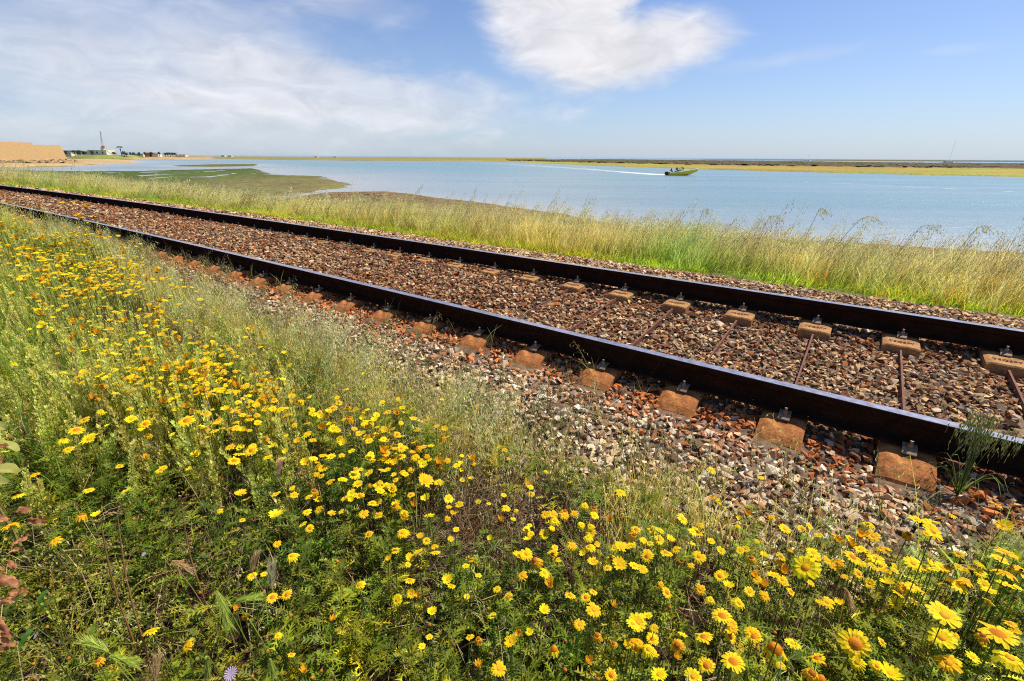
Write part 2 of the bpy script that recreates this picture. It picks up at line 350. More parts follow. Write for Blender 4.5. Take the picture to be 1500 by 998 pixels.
nt.links.new(p.outputs[0], out.inputs[0])
a = np.concatenate([np.linspace(-58, 58, 240), np.linspace(62, 298, 40)]) * math.pi / 180; r = np.concatenate([[.1], 8 * np.exp(np.arange(0, 330) * .0225)])
RR, AA = np.meshgrid(r, a); x = (RR * np.sin(AA)).ravel(); y = (RR * np.cos(AA)).ravel(); sh = np.zeros(len(x))
for P, wd in ((P_M1, 9.), (P_M2, 26.), (P_M3, 14.), (P_L1, 20.)):
    d = sdist(P, x, y); sh = np.maximum(sh, np.clip(np.exp(np.minimum(d + wd * .25 * (fbm(x * 3 / wd, y * 3 / wd, 88) - .5), 0) / wd * 1.6), 0, 1))
na2, nr2 = len(a), len(r); i = np.arange(na2)[:, None]; j = np.arange(nr2 - 1)[None]; i2 = (i + 1) % na2
q = np.stack([i * nr2 + j, i2 * nr2 + j, i2 * nr2 + j + 1, i * nr2 + j + 1], -1).reshape(-1, 4)
obj('water', mesh_data('water', np.stack([x, y, np.full(len(x), ZW)], 1), q, np.repeat(sh[:, None], 3, 1), smooth=True), m, kind='structure')

# ------------------------------------------------------------------ rails
def rail(l0, z0, name, label):
    H = .159
    prof = [(-.070, 0), (-.070, .011), (-.030, .020), (-.012, .032), (-.008, .05), (-.008, .10), (-.018, .112), (-.034, .120), (-.036, .150), (-.035, .156), (-.031, .159)]
    prof = prof + [(-a, b) for a, b in prof[::-1]]
    ss = np.concatenate([np.arange(-14, 30, .5), np.arange(30, 92, 2.)])
    V, F, mi = [], [], []; n = len(prof)
    for s in ss:
        for a, b in prof: x, y = XY(s, l0 + a); V.append((x, y, z0 - H + b))
    for i in range(len(ss) - 1):
        for k in range(n):
            k2 = (k + 1) % n; F.append((i * n + k, i * n + k2, (i + 1) * n + k2, (i + 1) * n + k)); mi.append(1 if k in (10,) else 0)
    me = mesh_data(name, V, F); me.materials.append(M_rail); me.materials.append(M_head); me.polygons.foreach_set('material_index', np.array(mi, np.int32))
    return obj(name, me, None, label=label, category='rail', group='the two rails of the railway track')
rail(LN, -CANT, 'rail', 'dark steel rail with shiny top, the nearer rail beside the yellow flowers')
rail(LF, 0., 'rail', 'dark steel rail with shiny top, the farther rail beside the water side grass')

# ------------------------------------------------------------------ sleepers
TILT = math.atan2(CANT, LF - LN)
def block_mesh(outer, name):
    """x out from the rail along the sleeper, y along the track, top at z = 0; profile swept along y with worn edges"""
    if outer: pr = [(.32, 0), (-.09, 0), (-.14, -.006), (-.19, -.018), (-.235, -.038), (-.275, -.07), (-.30, -.11), (-.315, -.16), (-.32, -.22)]
    else: pr = [(.40, 0), (-.285, 0), (-.295, -.010), (-.302, -.09), (-.31, -.22)]
    if not outer: pass
    b = bmesh.new(); ys = np.linspace(-.116, .116, 9); rings = []
    full = pr + [(pr[-1][0], -.24), (pr[0][0], -.24)]
    for y in ys:
        e = .006 if abs(y) > .115 else 0; fl = max(0, abs(y) - .07) * .12
        rings.append([b.verts.new((a * (1 - e), y * (1 + .08 * (-zz) / .2), zz - e - fl + random.uniform(-.0015, .0015))) for a, zz in full])
    n = len(full)
    for i in range(len(ys) - 1):
        for k in range(n): b.faces.new((rings[i][k], rings[i][(k + 1) % n], rings[i + 1][(k + 1) % n], rings[i + 1][k]))
    b.faces.new(rings[0]); b.faces.new(rings[-1][::-1]); bmesh.ops.recalc_face_normals(b, faces=b.faces)
    bmesh.ops.triangulate(b, faces=b.faces); me = bpy.data.meshes.new(name); b.to_mesh(me); b.free(); return me
me_near = block_mesh(True, 'concrete_block'); me_near.materials.append(M_conc)
me_far = block_mesh(False, 'concrete_block'); me_far.materials.append(M_conc2)
tcv = bpy.data.curves.new('lettering', 'FONT'); tcv.body = 'TSOSFT'; tcv.size = .046; tcv.extrude = .004; tcv.align_x = 'CENTER'; tcv.align_y = 'CENTER'
tob = bpy.data.objects.new('tmp', tcv); COL.objects.link(tob); bpy.context.view_layer.update()
me_txt = bpy.data.meshes.new_from_object(tob.evaluated_get(bpy.context.evaluated_depsgraph_get())); bpy.data.objects.remove(tob)
me_txt.materials.clear(); me_txt.materials.append(M_tie)
b = B(); b.box((0, 0, -.05), (1.1, .012, .055), W1); b.box((0, .022, -.074), (1.1, .05, .008), W1); me_tie = b.data('tie_bar'); me_tie.materials.append(M_tie)
b = B()
for k, (x0, x1, z0, z1) in enumerate([(-.055, -.020, .002, .026), (-.020, .015, .026, .030), (.015, .04, .030, .026)]):
    V = [(x, y, z + t) for (x, z) in ((x0, z0), (x1, z1)) for y in (-.036, .036) for t in (0, .008)]
    b.add(V, [(0, 2, 3), (0, 3, 1), (4, 5, 7), (4, 7, 6), (0, 1, 5), (0, 5, 4), (2, 6, 7), (2, 7, 3), (1, 3, 7), (1, 7, 5), (0, 4, 6), (0, 6, 2)], W1)
me_clip = b.data('clip'); me_clip.materials.append(M_clip)
b = B(); hexa = [(.016 * math.cos(t), .016 * math.sin(t)) for t in np.arange(6) * math.pi / 3]
b.prism(hexa, .036, .056, W1); b.prism([(.009 * math.cos(t), .009 * math.sin(t)) for t in np.arange(8) * math.pi / 4], .056, .082, W1); b.prism([(.021 * math.cos(t), .021 * math.sin(t)) for t in np.arange(10) * math.pi / 5], .032, .0358, W1)
me_bolt = b.data('bolt'); me_bolt.materials.append(M_clip)
lmid = (LN + LF) / 2; ztop = -.159 - .007 - CANT / 2
root = empty('sleeper', (0, 0, 0)); HALF = (LF - LN) / 2
o = obj('concrete_block', me_near, None, root); o.location = (-HALF, 0, 0); o['label'] = 'rust orange rounded concrete block under the nearer rail'
o = obj('concrete_block', me_far, None, root); o.location = (HALF, 0, 0); o['label'] = 'tan concrete block with raised letters under the farther rail'
o2 = obj('lettering', me_txt, None, o); o2.location = (-.215, 0, .0005); o2.rotation_euler = (0, 0, -math.pi / 2)
obj('tie_bar', me_tie, None, root)
for cx, fl in ((-HALF - .085, 0), (-HALF + .085, 1), (HALF - .085, 0), (HALF + .085, 1)):
    c_ = obj('clip', me_clip, None, root); c_.location = (cx, 0, .004); c_.rotation_euler = (0, 0, math.pi * fl); c_.scale = (.85, .85, .8); obj('bolt', me_bolt, None, c_).location = (-.008, 0, -.002)
for c_ in root.children:
    if c_.name.startswith('concrete_block') and c_.location.x > 0: pass
ORD = 'first second third fourth fifth sixth seventh eighth ninth tenth eleventh twelfth thirteenth fourteenth fifteenth sixteenth seventeenth eighteenth nineteenth twentieth'.split()
def place_sleeper(r, i):
    s = .104 + .579 * i + random.uniform(-.012, .012); x, y = XY(s, lmid); slope = 2 * KC * s
    r.location = (x, y, ztop); ang = math.atan2(NN[1], NN[0])
    d = DD - slope * NN; ang = math.atan2(-d[0] * -1, d[1]) if False else math.atan2(d[1], d[0]) - math.pi / 2
    r.rotation_mode = 'XYZ'; r.matrix_world = Matrix.Translation((x, y, ztop)) @ Matrix.Rotation(ang, 4, 'Z') @ Matrix.Rotation(-TILT, 4, 'Y')
    r['category'] = 'railway sleeper'
    k = i + 2
    if k < 20:
        r['group'] = 'twin-block sleepers under the rails'
        r['label'] = 'twin-block concrete sleeper with steel clips, %s counting from the right edge' % ORD[k]
    elif k < 30:
        r['group'] = 'twin-block sleepers on the middle left stretch'; r['label'] = 'twin-block concrete sleeper sunk in ballast on the middle left stretch of track'
    else:
        r['group'] = 'twin-block sleepers on the far left stretch'; r['label'] = 'twin-block concrete sleeper nearly buried on the far left stretch of track'
def copy_tree(o, parent=None):
    c = o.copy(); COL.objects.link(c); c.parent = parent
    for ch in list(o.children): copy_tree(ch, c)
    return c
for i in range(-2, 44):
    r_ = root if i == -2 else copy_tree(root); place_sleeper(r_, i)

# ------------------------------------------------------------------ ballast
def stone_proto(seed, npt=11):
    g = np.random.default_rng(seed); b = bmesh.new()
    for p in g.normal(size=(int(g.integers(7, 11)), 3)):
        p = p / np.linalg.norm(p) * g.uniform(.8, 1.1); b.verts.new((p[0] * 1.0, p[1] * g.uniform(.6, .8), p[2] * g.uniform(.45, .7)))
    bmesh.ops.convex_hull(b, input=b.verts); bmesh.ops.delete(b, geom=[v for v in b.verts if not v.link_faces], context='VERTS')
    bmesh.ops.triangulate(b, faces=b.faces); b.verts.ensure_lookup_table(); b.verts.index_update()
    V = np.array([v.co[:] for v in b.verts]); F = np.array([[v.index for v in f.verts] for f in b.faces]); b.free()
    return V * .5, F, np.ones_like(V)
stones = [stone_proto(i) for i in range(24)]
PAL = np.array([(.60, .42, .25), (.42, .34, .26), (.82, .68, .50), (.24, .10, .045), (.38, .13, .04), (.15, .085, .05), (.62, .43, .22), (.38, .19, .09)])
def ballast():
    P = []
    for s0, s1, dens in ((-4, 1, 2100), (1, 5, 1600), (5, 12, 900), (12, 25, 260), (25, 60, 90)):
        l0, l1 = 1.75, 6.15; n = int((s1 - s0) * (l1 - l0) * dens)
        s = rng.uniform(s0, s1, n); l = rng.uniform(l0, l1, n); P.append(np.stack([s, l, np.full(n, dens)], 1))
    P = np.concatenate(P); s, l, dens = P.T
    lb = np.interp(s, [-2, -1, 0, 2, 4, 9, 20], [2.9, 2.8, 1.9, 1.8, 2.0, 2.3, 2.3])
    keep = rng.random(len(s)) < np.clip(1 - (lb - l) / .35, .08, 1) * np.clip(1 - (l - 5.95) / .2, .05, 1)
    # keep the tops of the blocks, the clips and the rails clear
    fi = (s - .104) / .579; i = np.round(fi); ds = np.abs(fi - i) * .579
    onn = (ds < .122) & (l > LN - .34 + np.clip((s + 1) * .006, 0, .06)) & (l < LN + .30); onf = (ds < .115) & (l > LF - .32) & (l < LF + .38)
    keep &= ~((onn | onf) & (i > -3)); tiez = (ds < .035) & (l > 3.3) & (l < 4.4) & (s < 2.6) & (rng.random(len(s)) < .6); keep &= ~tiez
    s, l, dens = s[keep], l[keep], dens[keep]; x, y = XY(s, l); N = len(s)
    size = np.interp(dens, [90, 260, 900, 1600, 2100], [.12, .082, .060, .052, .049]) * rng.lognormal(0, .25, N)
    z = zg(x, y) + rng.uniform(-.012, .016, N) + .004
    yaw = rng.uniform(0, 6.283, N); Rm = lean_mats(yaw, rng.uniform(0, .9, N), rng.uniform(0, 6.283, N))
    foot = np.where(np.abs(l - LN) < .12, -CANT - .162, np.where(np.abs(l - LF) < .12, -.162, 9.)); z = np.minimum(z, foot - size * .42)
    nr = np.exp(-np.minimum(np.abs(l - LN + .12), np.abs(l - LF)) ** 2 / .07) * (l > 2.3)
    inner = ((l > LN) & (l < LF)) * .45 + nr * .9
    u = rng.random(N); patch = fbm(x * .9, y * .9, 77)
    grey_ = (l < 2.75) & (rng.random(N) < .3); rusty = u < np.clip(inner * .72 + .16 * (l > LN) * (l < LF) * (s > 1) + (patch - .5) * .6, .06, .9)
    ci = np.where(rusty, rng.choice([3, 4, 7, 5, 3, 7], N), rng.choice([0, 0, 1, 1, 2, 6, 6, 5, 7], N))
    col = PAL[ci] * rng.uniform(.75, 1.2, (N, 1)); nearr = (np.exp(-(l - LN + .25) ** 2 / .06) > rng.random(N)) & (rng.random(N) < .62 + np.clip((s - 1) * .05, 0, .25))
    col[nearr] = np.array((.50, .17, .05)) * rng.uniform(.7, 1.2, (nearr.sum(), 1))
    col[grey_ & ~rusty] = col[grey_ & ~rusty].mean(1, keepdims=True) * np.array([1.22, 1.08, .93]); dk = rng.random(N) < np.where(l < LN - .3, .03, .12); col[dk] *= .4
    mid = (l > LN) & (l < LF); col[mid] *= .86; sh_ = (l < LN - .3) & ~rusty; gm = col[sh_].mean(1, keepdims=True); col[sh_] = np.minimum((col[sh_] * .55 + gm * np.array([1.14, 1.0, .82]) * .45) * 1.22, .7)
    col = col * np.array([1.08, 1.0, .87]) * (.85 + .3 * fbm(x * 1.7, y * 1.7, 71))[:, None]
    V, F, C = scatter(stones, np.stack([x, y, z], 1), Rm, size, col)
    obj('ballast_gravel', mesh_data('ballast', V, F, C), M_stone, kind='stuff', category='gravel', label='crushed grey, tan and rusty ballast stones around the rails')
ballast()
# ------------------------------------------------------------------ plant prototypes
def vec(*a): return np.array(a, float)
def curve(h, bow, az, n=5, p0=(0, 0, 0)):
    t = np.linspace(0, 1, n); return np.stack([p0[0] + math.cos(az) * bow * t ** 2, p0[1] + math.sin(az) * bow * t ** 2, p0[2] + h * t], 1)
U = random.uniform
G_DK, G_MD, G_LT, STRAW, BRN = vec(.07, .14, .025), vec(.27, .38, .05), vec(.66, .68, .10), vec(.52, .45, .2), vec(.2, .11, .05)
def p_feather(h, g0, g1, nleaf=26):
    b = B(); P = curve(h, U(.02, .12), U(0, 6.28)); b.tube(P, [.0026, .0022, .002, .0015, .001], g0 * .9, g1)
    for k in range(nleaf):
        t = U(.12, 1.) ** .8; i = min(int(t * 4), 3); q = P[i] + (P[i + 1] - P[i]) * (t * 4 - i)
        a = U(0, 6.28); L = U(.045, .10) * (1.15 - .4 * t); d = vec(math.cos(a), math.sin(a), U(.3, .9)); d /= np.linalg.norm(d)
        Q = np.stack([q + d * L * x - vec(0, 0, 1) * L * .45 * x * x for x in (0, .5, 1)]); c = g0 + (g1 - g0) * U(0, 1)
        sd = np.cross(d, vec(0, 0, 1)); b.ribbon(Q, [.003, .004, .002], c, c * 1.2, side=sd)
        for x in (.3, .5, .7, .88):
            for sg in (-1, 1):
                o = Q[0] * (1 - x) ** 2 + 2 * x * (1 - x) * Q[1] + x * x * Q[2]; l = L * .32 * (1.1 - x * .6)
                tip = o + d * l * .7 + sd * sg * l + vec(0, 0, U(-.2, .3) * l); w_ = d * .0028
                b.add([o - w_ * 1.5, o + w_ * 1.5, tip], [(0, 1, 2)], c * U(.85, 1.3))
    return b.arr()
def p_spike(h, c0, c1, n=150, br=3):
    b = B()
    for j in range(br):
        hh = h * (1 if j == 0 else U(.5, .85)); az = U(0, 6.28); P = curve(hh, U(.03, .14), az, 6, (0 if j == 0 else U(-.03, .03), U(-.03, .03), 0)); b.tube(P, [.002] * 5 + [.001], c0 * .7, c0)
        for k in range(int(n * hh / h)):
            t = U(.12, 1.); i = min(int(t * 5), 4); q = P[i] + (P[i + 1] - P[i]) * (t * 5 - i); a = U(0, 6.28); r = .017 * (1.15 - t) ** .6 + .003
            d = vec(math.cos(a), math.sin(a), 0); o = q + d * r * U(.4, 1.); l = U(.008, .014); c = c0 + (c1 - c0) * U(0, 1)
            sd = vec(-d[1], d[0], 0) * l * .5; b.add([o - sd, o + sd, o + d * l * .5 + vec(0, 0, l * 1.1), o - vec(0, 0, l * .5)], [(0, 1, 2), (0, 3, 1)], c)
    return b.arr()
def p_fine(c0, c1, L=.28, n=7):
    b = B()
    for j in range(n):
        a = U(0, 6.28); P = np.stack([vec(math.cos(a) * L * t, math.sin(a) * L * t, .03 + .16 * math.sin(t * 2.2)) for t in np.linspace(0, 1, 6)]); b.tube(P, .0013, c0 * .8, c0)
        for k in range(34):
            t = U(.1, 1); i = min(int(t * 5), 4); q = P[i] + (P[i + 1] - P[i]) * (t * 5 - i); d = vec(U(-1, 1), U(-1, 1), U(.1, 1)); d /= np.linalg.norm(d); l = U(.006, .013)
            sd = np.cross(d, vec(U(-1, 1), U(-1, 1), .3)); sd /= np.linalg.norm(sd); c = c0 + (c1 - c0) * U(0, 1)
            b.add([q, q + d * l * .5 + sd * l * .32, q + d * l, q + d * l * .5 - sd * l * .32], [(0, 1, 2), (0, 2, 3)], c)
    return b.arr()
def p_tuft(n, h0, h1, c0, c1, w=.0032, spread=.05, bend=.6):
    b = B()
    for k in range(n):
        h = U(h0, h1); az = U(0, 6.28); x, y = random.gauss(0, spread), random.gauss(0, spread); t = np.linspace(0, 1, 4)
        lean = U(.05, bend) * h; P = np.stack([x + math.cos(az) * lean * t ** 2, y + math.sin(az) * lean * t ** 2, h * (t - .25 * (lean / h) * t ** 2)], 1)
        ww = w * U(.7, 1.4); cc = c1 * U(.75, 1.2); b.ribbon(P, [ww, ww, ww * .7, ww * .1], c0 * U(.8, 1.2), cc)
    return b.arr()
def spikelet(b, o, d, l, wd, c):
    d = d / np.linalg.norm(d); u = np.cross(d, vec(.3, .9, .2)); u /= np.linalg.norm(u); v = np.cross(d, u); m = o + d * l * .4
    V = [o, m + u * wd, m + v * wd * .8, m - u * wd, m - v * wd * .8, o + d * l]
    b.add(V, [(0, 1, 2), (0, 2, 3), (0, 3, 4), (0, 4, 1), (5, 2, 1), (5, 3, 2), (5, 4, 3), (5, 1, 4)], c)
def p_oat(h, n, c0, c1, cs, awns=True, sw=.0016, big=1.):
    b = B(); az = U(-.4, .5); P = curve(h, U(.15, .4) * h, az, 7); b.tube(P, [sw] * 5 + [sw * .7, sw * .4], c0, c1)
    for k in range(2): i = random.choice([0, 1, 2]); a = U(0, 6.28); Q = np.stack([P[i] + vec(math.cos(a) * x * .14, math.sin(a) * x * .14, .17 * x - .12 * x * x) for x in np.linspace(0, 1, 4)]); b.ribbon(Q, [.004, .004, .003, .0005], c0, c1)
    for k in range(n):
        t = .62 + .38 * k / n; i = min(int(t * 6), 5); q = P[i] + (P[i + 1] - P[i]) * (t * 6 - i); a = az + U(-2, 2); L = U(.025, .08) * (1.2 - .6 * (t - .6) / .4)
        Q = np.stack([q + vec(math.cos(a) * L * x, math.sin(a) * L * x, L * (.45 * x - .75 * x * x)) for x in (0, .5, 1)]); b.ribbon(Q, .0009 * big, c1, c1)
        c = cs * U(.75, 1.2); d = vec(U(-.3, .5), U(-.3, .3), -1); spikelet(b, Q[2], d, .021 * big, .0032 * big, c)
        if awns:
            e = Q[2] + d / np.linalg.norm(d) * .012; f = e + vec(U(-1, 1), U(-1, 1), -.9) * .016; b.add([e, e + vec(.0008, 0, 0), f], [(0, 1, 2)], c * .8)
    return b.arr()
def p_twigs(n, L, c0, c1):
    b = B()
    for k in range(n):
        p = vec(U(-.09, .09), U(-.09, .09), U(0, .15)); d = vec(U(-1, 1), U(-1, 1), U(.0, 1.1)); d /= np.linalg.norm(d); l = U(.4, 1) * L; e = vec(U(-.3, .3), U(-.3, .3), U(-.4, .1)) * l
        P = np.stack([p + d * l * t + e * t * t for t in np.linspace(0, 1, 4)]); b.tube(P, U(.0007, .0014), c0 * U(.6, 1.3), c1 * U(.7, 1.3))
        if U(0, 1) < .4: q = P[3]; b.add(q + np.array([(0, 0, 0), (.006, .002, .004), (.002, .006, .008)]), [(0, 1, 2)], c1)
    return b.arr()
def p_head(n, orange=.0, droop=0., rdisc=.26, tone=0.):
    """unit-diameter daisy head, normal +Z -> petals, centre"""
    b = B(); pb = []
    for k in range(n):
        a = 6.283 * (k + U(-.18, .18)) / n; wd = 1.15 * 3.14 * .36 / n * U(.9, 1.15); L = .5 * U(.88, 1.06); zt = U(-.05, .05) - droop * U(.5, 1.2) * .5
        d = vec(math.cos(a), math.sin(a), 0); sd = vec(-d[1], d[0], 0); r0 = rdisc * .38
        base = vec(.92, .62, .012) * (1 - orange) + vec(.75, .22, .02) * orange; tip = vec(.93, .73, .012) * (1 - orange) + vec(.8, .34, .02) * orange; tip = tip * U(.88, 1.05) * (1, 1 + tone, 1); base = base * (1, 1 + tone * .8, 1); L *= (1 if U(0, 1) > .08 else .7)
        V = [d * r0 - sd * wd * .5 + vec(0, 0, -.02), d * r0 + sd * wd * .5 + vec(0, 0, -.02),
             d * L * .6 - sd * wd + vec(0, 0, .035 + zt * .3), d * L * .6 + vec(0, 0, .015 + zt * .3), d * L * .6 + sd * wd + vec(0, 0, .035 + zt * .3),
             d * L * .95 - sd * wd * .55 + vec(0, 0, zt), d * L * (.93 if k % 2 else 1.0) + vec(0, 0, zt - .01), d * L * .95 + sd * wd * .55 + vec(0, 0, zt)]
        F = [(0, 3, 2), (0, 1, 3), (1, 4, 3), (2, 3, 6), (2, 6, 5), (3, 4, 7), (3, 7, 6)]
        b.add(V, F, np.array([base] * 2 + [tip] * 6))
    return b.arr()
def p_disc(r, h, m=12, c0=(.85, .40, .012), c1=(.62, .20, .01)):
    V, C = [(0, 0, h)], [c0]; F = []; c0 = np.array(c0); c1 = np.array(c1)
    for i, t in enumerate((.45, .8, 1., .75)):
        zz = h * (1 - t * t) if i < 3 else -h * .7
        for k in range(m): a = 6.283 * k / m; V.append((r * t * math.cos(a), r * t * math.sin(a), zz)); C.append(c0 * (1 - t) + c1 * t if i < 3 else vec(.13, .2, .03))
    for k in range(m): F.append((0, 1 + k, 1 + (k + 1) % m))
    for i in range(3):
        for k in range(m): a0 = 1 + i * m + k; a1 = 1 + i * m + (k + 1) % m; F += [(a0, a0 + m, a1 + m), (a0, a1 + m, a1)]
    for k in range(1, m - 1): F.append((1 + 3 * m, 1 + 3 * m + k + 1, 1 + 3 * m + k))
    return np.array(V, float), np.array(F), np.array(C, float)
def join(*ps): return merge(ps)

# ------------------------------------------------------------------ where the foreground plants reach
def edge_l(s): return np.interp(s, [-3, -1.2, -.6, 0, .9, 2, 4, 7, 10, 22], [3.0, 2.8, 2.2, 1.98, 1.86, 1.84, 1.92, 2.12, 2.5, 2.7])
def hcan(s, l):
    h = .40 + (fbm(s * 1.3, l * 1.3, 5) - .5) * .25
    h = h + .20 * np.clip(1.2 - s, 0, 1) * np.clip(1.5 - l, 0, 1) + .14 * np.clip((s - 2.2) / 2, 0, 1) * np.clip((1.6 - l) / .6, 0, 1)
    h = h - .08 * np.exp(-((s - .95) ** 2 + (l - 1.35) ** 2) / .12)
    return np.maximum(h * np.clip((edge_l(s) - l) / .45 + .35, .3, 1), .1)
def on_canopy_many(u, v):
    D = np.array([ray(a, b) for a, b in zip(u, v)]); n = len(D); t = np.full(n, .3); act = np.arange(n); G = np.zeros(n)
    for k in range(260):
        q = D[act] * t[act][:, None]; x, y, z = q[:, 0], q[:, 1], CAMH + q[:, 2]; s, l = SL(x, y); g = zg(x, y); G[act] = g
        go = z >= g + hcan(s, l); act = act[go]
        if not len(act): break
        t[act] *= 1.0115
    q = D * t[:, None]; return np.stack([q[:, 0], q[:, 1], CAMH + q[:, 2], G, t], 1)
_cc = {}
def on_canopy(u, v):
    if (u, v) not in _cc: prime([(u, v)])
    return _cc[(u, v)]
def prime(L):
    for k, q in zip(L, on_canopy_many([a for a, b in L], [b for a, b in L])): _cc[k] = tuple(float(w_) for w_ in q)
def blob(u, v, *bl):
    f = np.zeros_like(u)
    for (cx, cy, rx, ry, a, g) in bl:
        c, s = math.cos(R(a)), math.sin(R(a)); p = ((u - cx) * c + (v - cy) * s) / rx; q = (-(u - cx) * s + (v - cy) * c) / ry
        f = np.maximum(f, g * np.exp(-(p * p + q * q)))
    return f
def candidates(s0, s1, l0, l1, dens):
    n = int((s1 - s0) * (l1 - l0) * dens); s = rng.uniform(s0, s1, n); l = rng.uniform(l0, l1, n); x, y = XY(s, l); g = zg(x, y)
    u, v, dep = proj(x, y, g + .25); k = (u > -260) & (u < 1760) & (v < 1500) & (dep > .35) & (l < edge_l(s)) & (np.hypot(x, y) > .42)
    # nothing grows against the lens
    return [q[k] for q in (s, l, x, y, g, u, v, dep)]
def mats(n, maxlean=.25, az=None, spread=3.14):
    a = rng.uniform(0, 6.283, n) if az is None else az + rng.uniform(-spread, spread, n)
    return lean_mats(rng.uniform(0, 6.283, n), rng.uniform(0, maxlean, n), a)
def tints(n, lo=.7, hi=1.25, hue=.12):
    return rng.uniform(lo, hi, (n, 1)) * (1 + rng.uniform(-hue, hue, (n, 3)))

SPIKE = lambda u, v: blob(u, v, (180, 570, 270, 100, 18, 1.15), (50, 430, 110, 80, 40, 1.1), (60, 620, 110, 90, 30, .8), (260, 600, 150, 60, 15, .8))
DRY = lambda u, v: blob(u, v, (715, 730, 140, 95, 20, 1.25), (180, 470, 140, 40, 10, .8), (980, 760, 130, 50, 10, .5), (250, 770, 120, 70, 10, .45))
FINE = lambda u, v: blob(u, v, (110, 920, 230, 100, -15, 1.25), (250, 800, 160, 90, 0, .6), (330, 930, 120, 60, 0, .5))
YEL = lambda u, v: blob(u, v, (110, 400, 130, 60, 28, 1.), (20, 350, 120, 30, 20, .9), (330, 575, 170, 55, 15, 1.), (540, 690, 150, 75, 22, .9), (430, 610, 160, 40, 15, .8), (880, 800, 250, 60, 8, .55), (1290, 820, 300, 55, 4, .8), (1000, 900, 330, 80, 0, .4), (1380, 880, 200, 80, 0, .5), (620, 800, 90, 50, 0, .5))
feath = [p_feather(U(.34, .46), G_DK * U(.7, 1.2), G_MD * U(.7, 1.3)) for k in range(12)] + [p_feather(U(.3, .42), G_MD * .8, G_LT * .8, 20) for k in range(4)]
spikes = [p_spike(U(.42, .56), vec(.46, .52, .14), vec(.85, .85, .36)) for k in range(8)]
fines = [p_fine(vec(.36, .38, .05), vec(.66, .64, .13)) for k in range(6)]
twigs = [p_twigs(46, .2, vec(.22, .13, .08), vec(.34, .22, .13)) for k in range(6)]
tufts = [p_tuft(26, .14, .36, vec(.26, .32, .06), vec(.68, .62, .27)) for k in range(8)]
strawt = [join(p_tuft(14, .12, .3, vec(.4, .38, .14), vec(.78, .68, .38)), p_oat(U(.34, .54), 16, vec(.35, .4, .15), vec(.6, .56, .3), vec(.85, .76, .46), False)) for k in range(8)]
def height_scale(s, l, h0): return hcan(s, l) / h0
gclump = [p_tuft(16, .32, .56, vec(.22, .42, .04), vec(.55, .68, .12), .007, .05, .5) for k in range(5)]
GRN = lambda u, v: blob(u, v, (10, 490, 90, 120, 0, .5), (60, 380, 110, 40, 20, .4), (1440, 800, 110, 70, 0, .2))
stalks = [join(p_oat(U(.36, .5), 8, vec(.42, .25, .12), vec(.62, .5, .28), vec(.75, .58, .34), False), p_tuft(5, .2, .44, vec(.4, .3, .14), vec(.7, .6, .34), .0028, .05), p_twigs(8, .14, vec(.36, .2, .1), vec(.5, .34, .2))) for k in range(7)]
parts = {'clump': [], 'feather': [], 'spike': [], 'fine': [], 'dry': [], 'grass': []}
poat = [join(p_oat(U(.42, .62), 20, vec(.5, .55, .18), vec(.8, .78, .4), vec(.94, .9, .55), False), p_tuft(6, .15, .4, vec(.4, .5, .1), vec(.8, .8, .35), .003, .03)) for k in range(7)]
s = np.concatenate([rng.uniform(.9, 5, 420), rng.uniform(5, 12, 330)]); l = edge_l(s) - rng.exponential(.28, len(s)) + np.where(s > 4, -.1, .04); x, y = XY(s, l); n = len(s)
k = fbm(s * 2.2, l * 2.2, 44) > .42; x, y, n = x[k], y[k], int(k.sum())
parts['grass'].append(scatter(poat, np.stack([x, y, zg(x, y)], 1), lean_mats(rng.uniform(-1, 1, n), rng.uniform(0, .3, n), rng.uniform(-1.2, 1.2, n)), rng.uniform(.7, 1.05, n), tints(n, .85, 1.15)))
